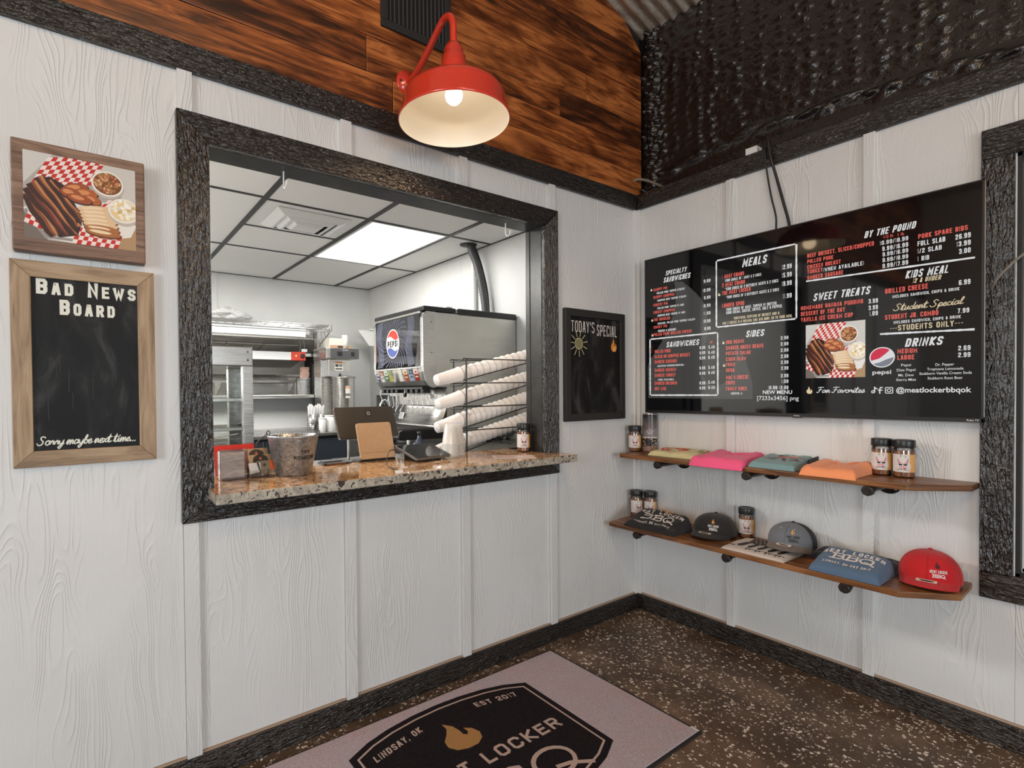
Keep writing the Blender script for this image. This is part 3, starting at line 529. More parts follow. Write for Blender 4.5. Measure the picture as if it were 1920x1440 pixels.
TVTEXT = [
('SPECIALTY', 0.236, 0.362, 2.008, 0.027, 'w', 'i'),
('SANDWICHES', 0.223, 0.383, 1.969, 0.03, 'w', 'i'),
('SLOPPY PIG', 0.16, 0.246, 1.93, 0.016, 'r', 'b'),
('SLOPPY CHOPPED', 0.159, 0.29, 1.886, 0.016, 'r', 'b'),
('CHEESY PIG', 0.159, 0.249, 1.841, 0.016, 'r', 'b'),
('CHEESY CHOPPED', 0.159, 0.292, 1.798, 0.016, 'r', 'b'),
('THE HASSLER', 0.159, 0.263, 1.754, 0.017, 'r', 'b'),
('CHICKY PIG', 0.159, 0.246, 1.711, 0.016, 'r', 'b'),
('PULLED PORK GRILLED CHEESE', 0.158, 0.393, 1.667, 0.017, 'r', 'b'),
('(PULLED PORK TOPPED W/SLAW)', 0.179, 0.354, 1.909, 0.013, 'w', 'b'),
('(CHOPPED BEEF TOPPED W/SLAW)', 0.183, 0.363, 1.866, 0.012, 'w', 'b'),
('(PULLED PORK TOPPED W/ MAC)', 0.183, 0.35, 1.821, 0.012, 'w', 'b'),
('(CHOPPED BEEF TOPPED W/ MAC)', 0.184, 0.356, 1.778, 0.012, 'w', 'b'),
('(SAUSAGE, PULLED PORK TOPPED W/SLAW)', 0.184, 0.414, 1.732, 0.012, 'w', 'b'),
('(CHICKEN & SAUSAGE)', 0.186, 0.302, 1.688, 0.013, 'w', 'b'),
('9.99', 0.462, 0.498, 1.926, 0.018, 'w', 'b'),
('10.99', 0.457, 0.498, 1.877, 0.018, 'w', 'b'),
('9.99', 0.463, 0.498, 1.837, 0.018, 'w', 'b'),
('10.99', 0.458, 0.498, 1.794, 0.018, 'w', 'b'),
('11.99', 0.461, 0.498, 1.753, 0.018, 'w', 'b'),
('10.99', 0.459, 0.498, 1.711, 0.018, 'w', 'b'),
('8.99', 0.465, 0.498, 1.671, 0.018, 'w', 'b'),
('SANDWICHES', 0.239, 0.432, 1.595, 0.032, 'w', 'i'),
('PULLED PORK', 0.166, 0.267, 1.566, 0.019, 'r', 'b'),
('SLICED OR CHOPPED BRISKET', 0.166, 0.383, 1.536, 0.019, 'r', 'b'),
('SMOKED SAUSAGE', 0.165, 0.305, 1.506, 0.019, 'r', 'b'),
('SMOKED CHICKEN', 0.165, 0.299, 1.457, 0.019, 'r', 'b'),
('SMOKED TURKEY', 0.165, 0.296, 1.427, 0.019, 'r', 'b'),
('SMOKED BOLOGNA', 0.165, 0.305, 1.381, 0.019, 'r', 'b'),
('HOT LINK', 0.165, 0.238, 1.349, 0.019, 'r', 'b'),
('(JALEPENO CHEDDAR/ORIGINAL)', 0.181, 0.349, 1.485, 0.011, 'w', 'b'),
('(WHEN AVAILABLE)', 0.185, 0.287, 1.405, 0.011, 'w', 'b'),
('8.99', 0.438, 0.469, 1.57, 0.017, 'w', 'b'),
('5.49', 0.487, 0.52, 1.569, 0.017, 'w', 'b'),
('9.99', 0.438, 0.469, 1.542, 0.017, 'w', 'b'),
('6.49', 0.486, 0.52, 1.541, 0.017, 'w', 'b'),
('9.99', 0.438, 0.469, 1.514, 0.017, 'w', 'b'),
('6.49', 0.486, 0.52, 1.514, 0.018, 'w', 'b'),
('8.99', 0.437, 0.469, 1.46, 0.017, 'w', 'b'),
('5.49', 0.486, 0.52, 1.46, 0.018, 'w', 'b'),
('9.99', 0.437, 0.469, 1.431, 0.017, 'w', 'b'),
('6.49', 0.486, 0.52, 1.433, 0.017, 'w', 'b'),
('8.99', 0.437, 0.469, 1.378, 0.017, 'w', 'b'),
('5.49', 0.486, 0.52, 1.381, 0.017, 'w', 'b'),
('8.99', 0.437, 0.469, 1.351, 0.017, 'w', 'b'),
('6.49', 0.486, 0.52, 1.353, 0.017, 'w', 'b'),
('JR', 0.493, 0.509, 1.598, 0.012, 'r', 'b'),
('MEALS', 0.661, 0.775, 1.97, 0.042, 'w', 'i'),
('1 MEAT COMBO', 0.561, 0.671, 1.93, 0.02, 'r', 'b'),
('2 MEAT COMBO', 0.561, 0.675, 1.886, 0.021, 'r', 'b'),
('THE MEAT LOCKER', 0.561, 0.703, 1.845, 0.02, 'r', 'b'),
('LOADED SPUD', 0.561, 0.672, 1.779, 0.021, 'r', 'b'),
('YOUR CHOICE OF 1 MEAT & 2 SIDES', 0.576, 0.753, 1.911, 0.014, 'w', 'b'),
('*YOUR CHOICE OF 2 DIFFERENT MEATS & 2 SIDES', 0.577, 0.83, 1.866, 0.015, 'w', 'b'),
('*YOUR CHOICE OF 3 DIFFERENT MEATS & 2 SIDES', 0.581, 0.833, 1.823, 0.015, 'w', 'b'),
('YOUR CHOICE OF MEAT, TOPPED W/ BUTTER,', 0.581, 0.825, 1.759, 0.015, 'w', 'b'),
('SOUR CREAM, CHEESE, CHIVES, SALT & PEPPER.', 0.581, 0.848, 1.742, 0.015, 'w', 'b'),
('*ADDITIONAL SERVINGS OF BRISKET ADD $1', 0.618, 0.837, 1.71, 0.014, 't', 'b'),
('MAC N CHEESE IS A PREMIUM SIDE AND ADDS .50 TO YOUR MEAL', 0.562, 0.89, 1.69, 0.014, 't', 'b'),
('12.99', 0.846, 0.888, 1.922, 0.023, 'w', 'b'),
('15.99', 0.846, 0.888, 1.883, 0.023, 'w', 'b'),
('19.99', 0.846, 0.888, 1.843, 0.023, 'w', 'b'),
('11.99', 0.85, 0.888, 1.783, 0.023, 'w', 'b'),
('SIDES', 0.679, 0.763, 1.613, 0.034, 'w', 'i'),
('BBQ BEANS', 0.581, 0.67, 1.587, 0.019, 'r', 'b'),
('SMOKED GREEN BEANS', 0.58, 0.763, 1.556, 0.02, 'r', 'b'),
('POTATO SALAD', 0.58, 0.702, 1.528, 0.019, 'r', 'b'),
('CIDER SLAW', 0.58, 0.681, 1.498, 0.019, 'r', 'b'),
('FRIES', 0.58, 0.626, 1.47, 0.019, 'r', 'b'),
('OKRA', 0.58, 0.623, 1.441, 0.019, 'r', 'b'),
('MAC N CHEESE', 0.58, 0.692, 1.403, 0.02, 'r', 'b'),
('CHIPS', 0.58, 0.625, 1.375, 0.02, 'r', 'b'),
('FAMILY SIDES', 0.58, 0.684, 1.345, 0.019, 'r', 'b'),
('(SERVES 4)', 0.604, 0.663, 1.323, 0.012, 'w', 'b'),
('2.99', 0.841, 0.874, 1.587, 0.017, 'w', 'b'),
('2.99', 0.841, 0.874, 1.558, 0.017, 'w', 'b'),
('2.99', 0.841, 0.874, 1.528, 0.017, 'w', 'b'),
('2.99', 0.842, 0.874, 1.498, 0.018, 'w', 'b'),
('2.99', 0.842, 0.874, 1.47, 0.017, 'w', 'b'),
('2.99', 0.843, 0.874, 1.442, 0.017, 'w', 'b'),
('3.99', 0.841, 0.874, 1.405, 0.018, 'w', 'b'),
('1.09', 0.844, 0.874, 1.378, 0.018, 'w', 'b'),
('10.99-13.99', 0.785, 0.874, 1.348, 0.018, 'w', 'b'),
('NEW MENU', 0.76, 0.89, 1.326, 0.018, 'w', 'x'),
('[7233x3456] png', 0.734, 0.918, 1.296, 0.021, 'w', 'n'),
('BY THE POUND', 1.167, 1.334, 1.993, 0.029, 'w', 'i'),
('1/2 lb', 1.234, 1.265, 1.976, 0.012, 'r', 'n'),
('1 lb', 1.28, 1.3, 1.974, 0.013, 'r', 'n'),
('BEEF BRISKET, SLICED/CHOPPED', 0.953, 1.201, 1.955, 0.019, 'r', 'b'),
('PULLED PORK', 0.953, 1.055, 1.929, 0.018, 'r', 'b'),
('CHICKEN BREAST', 0.953, 1.083, 1.903, 0.019, 'r', 'b'),
('TURKEY', 0.953, 1.014, 1.881, 0.019, 'r', 'b'),
('SMOKED SAUSAGE', 0.953, 1.092, 1.854, 0.019, 'r', 'b'),
('(WHEN AVAILABLE)', 1.017, 1.166, 1.879, 0.018, 'w', 'b'),
('10.99/18.99', 1.221, 1.313, 1.95, 0.018, 'w', 'b'),
('9.99/16.99', 1.229, 1.313, 1.924, 0.019, 'w', 'b'),
('9.99/16.99', 1.23, 1.313, 1.901, 0.018, 'w', 'b'),
('9.99/18.99', 1.23, 1.313, 1.877, 0.018, 'w', 'b'),
('9.99/17.99', 1.23, 1.313, 1.852, 0.019, 'w', 'b'),
('PORK SPARE RIBS', 1.344, 1.487, 1.947, 0.019, 'r', 'b'),
('FULL SLAB', 1.342, 1.424, 1.918, 0.02, 'w', 'b'),
('1/2 SLAB', 1.342, 1.414, 1.889, 0.019, 'w', 'b'),
('1 RIB', 1.342, 1.377, 1.858, 0.019, 'w', 'b'),
('26.99', 1.453, 1.495, 1.917, 0.02, 'w', 'b'),
('13.99', 1.456, 1.495, 1.889, 0.02, 'w', 'b'),
('3.00', 1.463, 1.495, 1.86, 0.02, 'w', 'b'),
('KIDS MEAL', 1.304, 1.432, 1.795, 0.032, 'w', 'i'),
('12 & UNDER', 1.326, 1.411, 1.773, 0.019, 't', 'i'),
('GRILLED CHEESE', 1.239, 1.374, 1.744, 0.021, 'r', 'b'),
('6.99', 1.463, 1.495, 1.741, 0.02, 'w', 'b'),
('INCLUDES SANDWICH, CHIPS & DRINK', 1.263, 1.465, 1.722, 0.012, 'w', 'b'),
('Student Special', 1.265, 1.474, 1.669, 0.028, 't', 's'),
('STUDENT JR. COMBO', 1.239, 1.405, 1.635, 0.02, 'r', 'b'),
('7.99', 1.46, 1.492, 1.634, 0.019, 'w', 'b'),
('INCLUDES SANDWICH, CHIPS & DRINK', 1.267, 1.469, 1.615, 0.012, 'w', 'b'),
('---STUDENTS ONLY---', 1.256, 1.475, 1.586, 0.023, 't', 'b'),
('SWEET TREATS', 0.976, 1.185, 1.752, 0.035, 'w', 'i'),
('HOMEMADE BANANA PUDDING', 0.927, 1.164, 1.716, 0.019, 'r', 'b'),
('DESSERT OF THE DAY', 0.927, 1.099, 1.689, 0.02, 'r', 'b'),
('VANILLA ICE CREAM CUP', 0.927, 1.128, 1.662, 0.02, 'r', 'b'),
('3.99', 1.183, 1.215, 1.711, 0.02, 'w', 'b'),
('3.99', 1.183, 1.215, 1.683, 0.02, 'w', 'b'),
('1.09', 1.186, 1.215, 1.658, 0.02, 'w', 'b'),
('DRINKS', 1.303, 1.415, 1.517, 0.035, 'w', 'i'),
('MEDIUM', 1.28, 1.342, 1.491, 0.02, 'r', 'b'),
('LARGE', 1.28, 1.333, 1.465, 0.02, 'r', 'b'),
('2.69', 1.462, 1.496, 1.491, 0.019, 'w', 'b'),
('2.99', 1.462, 1.496, 1.465, 0.019, 'w', 'b'),
('Pepsi', 1.292, 1.323, 1.438, 0.011, 'w', 'n'),
('Diet Pepsi', 1.278, 1.337, 1.418, 0.011, 'w', 'n'),
('Mt. Dew', 1.283, 1.332, 1.397, 0.011, 'w', 'n'),
('Sierra Mist', 1.276, 1.339, 1.378, 0.011, 'w', 'n'),
('Dr. Pepper', 1.397, 1.451, 1.435, 0.011, 'w', 'n'),
('Tropicana Lemonade', 1.372, 1.477, 1.418, 0.011, 'w', 'n'),
('Stubborn Vanilla Cream Soda', 1.349, 1.5, 1.401, 0.011, 'w', 'n'),
('Stubborn Root Beer', 1.374, 1.475, 1.382, 0.011, 'w', 'n'),
('pepsi', 1.197, 1.26, 1.409, 0.017, 'w', 'x'),
('Fan Favorites', 0.991, 1.169, 1.331, 0.026, 'w', 's'),
('@meatlockerbbqok', 1.276, 1.499, 1.331, 0.021, 'w', 'x')]
random.seed(11)
# ================================================================ STRUCTURE
OX0, OX1, OZ1 = -2.45, -.819, 2.22         # service opening
ZT0, ZT1, ZB = 2.453, 2.546, .093
m = MB(); m.box(-6.2, .6, -6.2, 6.2, -.05, 0); structure(m.build('floor', 'floor'))
m = MB(); m.box(-14, 12, -16, 12, -.30, -.06); structure(m.build('ground', 'outdoor'))
# back wall: sheet siding with battens, seen from the dining side
m = MB(); Vz = 2
def sheet_y(x0, x1, z0, z1): m.box(x0, x1, 0, .113, z0, z1, 0, 2)
for x0, x1 in ((-6, -3.706), (-3.706, -2.522), (-.746, .06)): sheet_y(x0, x1, .099, ZT1)
sheet_y(-2.522, OX0-.02, .099, ZT1); sheet_y(OX1+.02, -.746, .099, ZT1)
for x0, x1 in ((OX0-.02, -1.93), (-1.93, -1.338), (-1.338, OX1+.02)): sheet_y(x0, x1, .099, .985); sheet_y(x0, x1, OZ1+.02, ZT1)
for xc in (-3.706, -3.114-.592*2, -5.48):
    m.box(xc-.025, xc+.022, -.016, 0, .090, ZT0+.01, 0, 2)
for xc in (-2.522, -1.93, -1.338, -.746):
    for z0, z1 in ((.090, .95), (2.26, ZT0+.01)): m.box(xc-.025, xc+.022, -.016, 0, z0, z1, 0, 2)
    m.box(xc-.040, xc-.027, -.003, 0, .099, .95, 0, 2)
m.box(-.034, 0, -.014, 0, .090, ZT0+.01, 0, 2)
m.box(-6, 0, -.008, .1, .08, .0985, 1); m.box(-6, 0, .002, .11, 0, .085, 1)
structure(m.build('wall_back', ['siding', 'raw_edge'], bevel=.0025))
# right wall with window hole
WY0, WY1, WZ0, WZ1 = -1.607, -2.95, .648, 2.205
m = MB()
def sheet_x(y0, y1, z0, z1): m.box(0, .06, y0, y1, z0, z1, 0, 2)
for y0, y1 in ((-.577, .113), (-1.169, -.577), (WY0, -1.169)): sheet_x(y0, y1, .099, ZT1)
sheet_x(WY1, WY0, .099, WZ0); sheet_x(WY1, WY0, WZ1, ZT1); sheet_x(-6, WY1, .099, ZT1)
for yc in (-.577, -1.169): m.box(-.016, 0, yc-.022, yc+.020, .090, ZT0+.01, 0, 2)
for yc in (-1.761, -2.353): m.box(-.016, 0, yc-.022, yc+.020, .090, .56, 0, 2)
m.box(-.014, 0, -.034, 0, .090, ZT0+.01, 0, 2)
m.box(-.008, .05, -6, 0, .08, .0985, 1); m.box(.002, .05, -6, 0, 0, .085, 1)
structure(m.build('wall_right', ['siding', 'raw_edge'], bevel=.0025))
# trims
def board(name, args, **k):
    b = MB(); b.box(*args, **k); return b
structure(board('t', (-6, -.02, -.02, .0, ZT0, ZT1)).build('trim_1', 'black_wood', bevel=.004))
structure(board('t', (-.02, .06, -6, 0, ZT0, ZT1)).build('trim_2', 'black_wood', bevel=.004))
structure(board('t', (-6, -.02, -.02, .0, 0, ZB)).build('baseboard_back', 'black_wood', bevel=.003))
structure(board('t', (-.02, 0, -6, 0, 0, ZB)).build('baseboard_right', 'black_wood', bevel=.003))
# casing of the service opening, mitred boards
t3 = bpy.data.objects.new('trim_3', None); COL.objects.link(t3); t3['kind'] = 'structure'
ax0, ax1, az0, az1 = -2.553, -.7145, .907, 2.316; ix0, ix1, iz0, iz1 = OX0, OX1, .988, OZ1
m = MB(); m.prism([(ax0, az1), (ax1, az1), (ix1, iz1), (ix0, iz1)], 1, -.026, 0, along=0); m.build('head_casing', 'black_wood', t3, bevel=.004)
m = MB(); m.prism([(ax0, az0), (ax1, az0), (ix1, iz0), (ix0, iz0)], 1, -.026, 0, along=0); m.build('apron_casing', 'black_wood', t3, bevel=.004)
for a, b, nm in ((ax0, ix0, 'side_casing'), (ax1, ix1, 'side_casing')):
    m = MB(); m.prism([(a, az0), (b, iz0), (b, iz1), (a, az1)], 1, -.026, 0, along=2); m.build(nm, 'black_wood', t3, bevel=.004)
m = MB(); m.box(OX1, OX1+.02, .0, .117, .985, OZ1+.02); m.box(OX0-.02, OX0, 0, .117, .985, OZ1+.02); m.box(OX0, OX1, 0, .117, OZ1, OZ1+.02); m.box(OX1-.004, OX1+.001, .085, .117, .985, OZ1)
m.build('jamb_lining', 'black_jamb', t3, bevel=.002)
# gable of stained planks above the back trim
m = MB(); BH = .150; roofz = lambda x: 3.563-.302*x if x > -3.2 else 3.563+.302*3.2+.302*(x+3.2)
k = 0; z = ZT1
while z < 4.5:
    z1 = min(z+BH, 4.52); xs = [-6.1]; x = -6.1+random.uniform(.4, 2.4)
    while x < -.3: xs.append(x); x += random.uniform(1.2, 2.6)
    xs.append(.06)
    if k == 1: xs = [-6.1, -4.4, -1.83, .06]
    for a, b in zip(xs[:-1], xs[1:]):
        def lim(xx, zz): return (3.563-zz)/.302
        r0 = min(b, lim(0, z)); r1 = min(b, lim(0, z1)); l0 = a if z < 3.68 else max(a, -6.4+(z-3.563)/.302); l1 = a if z1 < 3.68 else max(a, -6.4+(z1-3.563)/.302)
        if r1-l1 < .05: continue
        m.prism([(l0+.001, z+.001), (r0-.001, z+.001), (r1-.001, z1-.0015), (l1+.001, z1-.0015)], 1, .0, .025, along=0, tone=random.random())
    z = z1; k += 1
m.prism([(-6.2, ZT1), (.1, ZT1), (.1, 3.53), (-3.2, 4.56), (-6.2, 3.62)], 1, .022, .10, 1)
structure(m.build('wall_gable', ['gable', 'black_matt'], bevel=.003))
# spray-foamed eave wall above the right trim
def foam_heights(ny, nz, wy, wz):
    H = np.zeros((nz, ny)); rng = np.random.default_rng(4); Yg = np.linspace(0, wy, ny); Zg = np.linspace(0, wz, nz)
    def blob(y, z, ry, rz, h):
        i0, i1 = np.searchsorted(Yg, [y-ry*2.2, y+ry*2.2]); j0, j1 = np.searchsorted(Zg, [z-rz*2.2, z+rz*2.2])
        if i1 <= i0 or j1 <= j0: return
        dy = (Yg[i0:i1]-y)/ry; dz = (Zg[j0:j1]-z)/rz; dz = np.where(dz > 0, dz*1.5, dz); q = np.exp(-(dy[None, :]**2+dz[:, None]**2)*1.3)*h
        H[j0:j1, i0:i1] = np.maximum(H[j0:j1, i0:i1], q)
    y = .16
    while y < wy:
        a = rng.uniform(.35, 1.0); z = rng.uniform(.22, .34)
        while z < wz:
            blob(y+rng.normal(0, .010), z, rng.uniform(.016, .026), rng.uniform(.014, .024), a*rng.uniform(.010, .024)); z += rng.uniform(.026, .055)
        y += rng.uniform(.055, .11)
    for _ in range(500): blob(rng.uniform(0, wy), rng.uniform(.2, wz), rng.uniform(.008, .02), rng.uniform(.007, .016), rng.uniform(.002, .008))
    y = .10                                                                  # lumpy bead beside the corner
    for _ in range(320): blob(.085+rng.normal(0, .022), rng.uniform(.0, wz), rng.uniform(.010, .022), rng.uniform(.010, .02), rng.uniform(.012, .045))
    for _ in range(30): blob(.09+rng.normal(0, .02), rng.uniform(.72, .95), .03, .03, rng.uniform(.02, .05))
    for _ in range(30): blob(.10+rng.normal(0, .02), rng.uniform(.05, .24), .03, .03, rng.uniform(.02, .05))
    yy = .15
    while yy < wy:                                                         # ledge bead along the bottom
        blob(yy, .18+.05*math.sin(yy*2.3)+rng.normal(0, .008), rng.uniform(.03, .09), rng.uniform(.014, .034), rng.uniform(.010, .040)); blob(yy, .06+rng.normal(0, .02), .05, .04, rng.uniform(.012, .03)); yy += rng.uniform(.015, .05)
    low = np.clip((.17-Zg)/.05, 0, 1)[:, None]*.02
    return H+low
NY, NZ, WYF, WZF = 420, 210, 2.9, 1.16
HF = foam_heights(NY, NZ, WYF, WZF)
m = MB(); m.grid(lambda u, v: (.072-.75*HF[min(int(v*(NZ-1)+.5), NZ-1), min(int(u*(NY-1)+.5), NY-1)], -WYF*u+.02, 2.46+WZF*v), NY-1, NZ-1)
m.box(.075, .14, -6, .1, 2.0, 3.56); structure(m.build('wall_eave', 'foam'))
# corrugated metal roof
m = MB(); NR = 90*11
m.grid(lambda u, v: (.30-3.5*v, .05-6.2*u, 3.563-.302*(.30-3.5*v)+.011*math.sin(2*PI*u*6.2/.070)), NR, 2)
m.grid(lambda u, v: (-3.2-3.4*v, .05-6.2*u, 3.563+.302*3.2-.302*3.4*v+.011*math.sin(2*PI*u*6.2/.070)), NR, 2)
structure(m.build('ceiling', 'galv'))
m = MB(); m.box(-6.5, .4, -6.4, .3, 4.70, 4.75); structure(m.build('ceiling_deck', 'black_matt'))
# walls behind the camera, with assumed window openings that let daylight in
m = MB()
for a in ((-4.1, 0, 0, 3.75), (-6.2, -4.1, 0, .6), (-6.2, -4.1, 2.5, 3.75)): pass
m.box(-6.2, -6.0, -6.2, -3.95, 0, 3.72); m.box(-6.2, -6.0, -1.25, .2, 0, 3.72); m.box(-6.2, -6, -3.95, -1.25, 0, .55); m.box(-6.2, -6, -3.95, -1.25, 2.55, 3.72)
structure(m.build('wall_left', 'siding'))
m = MB(); m.box(-6.2, -4.45, -6.2, -6, 0, 3.6); m.box(-.75, .1, -6.2, -6, 0, 3.5); m.box(-4.45, -.75, -6.2, -6, 0, .4); m.box(-4.45, -.75, -6.2, -6, 2.6, 3.6); m.prism([(-6.2, 3.6), (.1, 3.5), (-3.2, 4.5)], 1, -6.2, -6)
structure(m.build('wall_rear', 'siding'))
m = MB(); m.box(.06, .14, -6.2, -2.9, 2.5, 3.5); structure(m.build('wall_eave_far', 'black_matt'))
# right-hand window
w1 = bpy.data.objects.new('window_1', None); COL.objects.link(w1); w1['kind'] = 'structure'
oy0, oz0, oz1 = -1.515, .550, 2.316
for a in ((-.022, 0, WY1-.09, oy0, oz1-.112, oz1), (-.022, 0, WY1-.09, oy0, oz0, oz0+.10)):
    m = MB(); m.box(*a); m.build('casing', 'black_wood', w1, bevel=.004)
for a in ((-.024, 0, WY0+.004, oy0, oz0+.10, oz1-.112), (-.024, 0, WY1-.09, WY1, oz0+.10, oz1-.112)):
    m = MB(); m.box(*a, along=2); m.build('casing', 'black_wood', w1, bevel=.004)
m = MB()
for a in ((0, .06, WY0-.012, WY0, WZ0, WZ1), (0, .06, WY1, WY1+.012, WZ0, WZ1), (0, .06, WY1, WY0, WZ0, WZ0+.012), (0, .06, WY1, WY0, WZ1-.012, WZ1)): m.box(*a)
m.build('jamb', 'black_matt', w1)
m = MB()
for a in ((.03, .06, WY0-.035, WY0-.012, WZ0, WZ1), (.03, .06, WY1+.012, WY1+.035, WZ0, WZ1), (.03, .06, WY1, WY0, WZ0+.012, WZ0+.03), (.03, .06, WY1, WY0, WZ1-.03, WZ1-.012), (.03, .055, WY1, WY0, 1.42, 1.45)): m.box(*a)
m.build('sash', 'white_metal', w1, bevel=.002)
m = MB(); m.box(.044, .047, WY1+.012, WY0-.012, WZ0+.012, WZ1-.012); m.build('pane', 'glass', w1)
# kitchen shell
KX, KY, KZ = -.075, 3.52, 2.55
m = MB(); m.box(KX, .0, .113, KY, 0, KZ+.02); m.box(KX-.0015, KX, 1.72, 1.735, 0, KZ); m.box(KX-.003, KX, .05+.113, .17, 0, KZ); structure(m.build('wall_kitchen_right', 'wall_white'))
PX0, PX1, PZ0, PZ1 = -3.0, -.66, 1.30, 1.965
m = MB(); m.box(-4.1, .0, KY, KY+.10, 0, PZ0); m.box(-4.1, .0, KY, KY+.10, PZ1, KZ+.1); m.box(PX1, 0, KY, KY+.1, PZ0, PZ1); m.box(-4.1, PX0, KY, KY+.1, PZ0, PZ1); m.box(-1.742, -1.728, KY-.006, KY, PZ1, KZ)
structure(m.build('wall_kitchen_back', 'wall_white'))
m = MB(); m.box(-4.2, -4.1, .1, 6, 0, 2.7); structure(m.build('wall_kitchen_left', 'wall_white'))
m = MB(); m.box(-4.1, 0, .113, .12, 1.0, KZ); 
m = MB()
m.box(-4.1, 0, .113, KY, KZ, KZ+.03)
structure(m.build('ceiling_kitchen', 'tile'))
grid = MB()
for x in (-3.32, -2.605, -1.89, -1.178, -.495): grid.box(x-.017, x+.017, .113, KY, KZ-.006, KZ)
def cross(x0, x1, ys):
    for y in ys: grid.box(x0, x1, y-.011, y+.011, KZ-.005, KZ)
cross(-4.1, -1.89, (.13, 1.265, 2.445)); cross(-1.89, -1.178, (.13, 1.285, 1.855, 2.445)); cross(-1.178, -.495, (.13, 1.29, 2.435)); cross(-.495, KX, (.13, 1.30, 2.46))
for a in ((-4.1, KX, KY-.012, KY), (-4.1, KX, .113, .125)): grid.box(*a, KZ-.005, KZ)
grid.box(KX-.012, KX, .113, KY, KZ-.005, KZ)
structure(grid.build('ceiling_grid', 'black_tee'))
m = MB(); m.box(-4.2, .2, 6, 6.1, 0, 2.7); m.box(0, .1, KY, 6, 0, 2.7); structure(m.build('wall_cookline', 'wall_white'))
m = MB(); m.box(-4.2, .2, KY+.1, 6.1, 2.62, 2.7); structure(m.build('ceiling_cookline', 'tile'))

# ================================================================ DINING SIDE THINGS
# ---- granite counter
m = MB(); zc = 1.022; c0 = (-1.6, .06, zc)
m.prism([(-2.4725, -.168), (-.735, -.168), (-.735, -.030), (OX1+.0, -.030), (OX1, .29), (OX0, .29), (OX0, -.030), (-2.4725, -.030)], 2, zc-.036, zc, 1)
o = m.build('countertop', ['granite_top', 'granite_edge'], bevel=.003); o.data.polygons[1].material_index = 0
for p in o.data.polygons:
    if p.normal.z > .9: p.material_index = 0
tag(o, 'polished golden granite countertop filling the service window sill', 'countertop')
# ---- barn light
BL = thing('barn_light', 'glossy red gooseneck barn light mounted on stained plank wall', 'wall lamp', (-1.637, 0, 2.70))
bx, by = -1.649, -.370; rz0 = 2.383; px_ = -1.634
m = MB(); m.lathe([(0, .016), (.022, .016), (.030, .008), (.052, .006), (.054, 0)], (0, 0, 0), 32, xf=Matrix.Translation((px_, 0, 2.705)) @ Matrix.Rotation(PI/2, 4, 'X')); pl = m.build('wall_plate', 'red', BL)
for dx in (-.036, .036): m = MB(); m.lathe([(0, .004), (.005, .003), (.006, 0)], (0, 0, 0), 12, xf=Matrix.Translation((px_+dx, -.006, 2.705)) @ Matrix.Rotation(PI/2, 4, 'X')); m.build('screw', 'black', pl)
arm = smooth_path([(px_, -.005, 2.705), (px_, -.045, 2.707), (px_, -.09, 2.717), (px_-.004, -.17, 2.747), (bx+.004, -.25, 2.778), (bx, -.305, 2.797), (bx, -.345, 2.788), (bx, -.367, 2.752), (bx, by, 2.70), (bx, by, 2.64)], 6)
m = MB(); m.tube(arm, .0135, 16); m.build('gooseneck_arm', 'red', BL)
m = MB(); m.lathe([(.014, .286), (.028, .282), (.033, .268), (.037, .262), (.038, .240), (.046, .234), (.048, .195), (.050, .188), (.053, .145)], (bx, by, rz0), 36); m.build('socket_cup', 'red', BL)
sh = MB(); sh.lathe([(.050, .152), (.060, .148), (.10, .139), (.145, .122), (.178, .100), (.190, .084), (.195, .070), (.207, .010), (.2115, .003), (.2120, -.003), (.2085, -.006)], (bx, by, rz0), 64, 0)
sh.lathe([(.2085, -.006), (.2045, .006), (.192, .070), (.186, .084), (.174, .097), (.141, .118), (.098, .135), (.05, .146), (.0, .147)], (bx, by, rz0), 64, 1); sh.build('lamp_shade', ['red', 'cream'], BL)
m = MB(); m.lathe([(.0, .060), (.018, .063), (.030, .076), (.034, .094), (.028, .116), (.018, .135), (.018, .146)], (bx, by, rz0), 28); m.build('light_bulb', 'bulb', BL)
point('barn_bulb_glow', (bx, by, rz0+.022), .55, (1, .74, .46), .04)
sp = bpy.data.lights.new('barn_lamp_beam', 'SPOT'); sp.energy = 26; sp.color = (1, .68, .40); sp.spot_size = 2.75; sp.spot_blend = .5; sp.shadow_soft_size = .12
so = bpy.data.objects.new('barn_lamp_beam', sp); COL.objects.link(so); so.location = (bx, by, rz0-.012)
# ---- return air grille
V = thing('air_vent', 'black return air grille with upright louvres on plank wall', 'vent', (-1.583, 0, 2.905))
vx0, vx1, vz0, vz1 = -1.764, -1.402, 2.905, 3.42
m = MB(); 
for a in ((vx0, vx1, vz0, vz0+.034), (vx0, vx1, vz1-.034, vz1), (vx0, vx0+.034, vz0+.034, vz1-.034), (vx1-.034, vx1, vz0+.034, vz1-.034)): m.box(a[0], a[1], -.014, 0, a[2], a[3])
m.build('frame', 'black_matt', V, bevel=.004)
m = MB(); m.box(vx0+.03, vx1-.03, -.003, -.0005, vz0+.03, vz1-.03); m.build('backing', 'black', V)
n = 14
for i in range(n):
    x = vx0+.034+(vx1-vx0-.068)*(i+.5)/n; m = MB(); m.box(-.001, .001, -.0105, -.0035, vz0+.034, vz1-.034, xf=Matrix.Translation((x, 0, 0)) @ Matrix.Rotation(.3, 4, 'Z')); m.build('louvre', 'dark_grey', V)
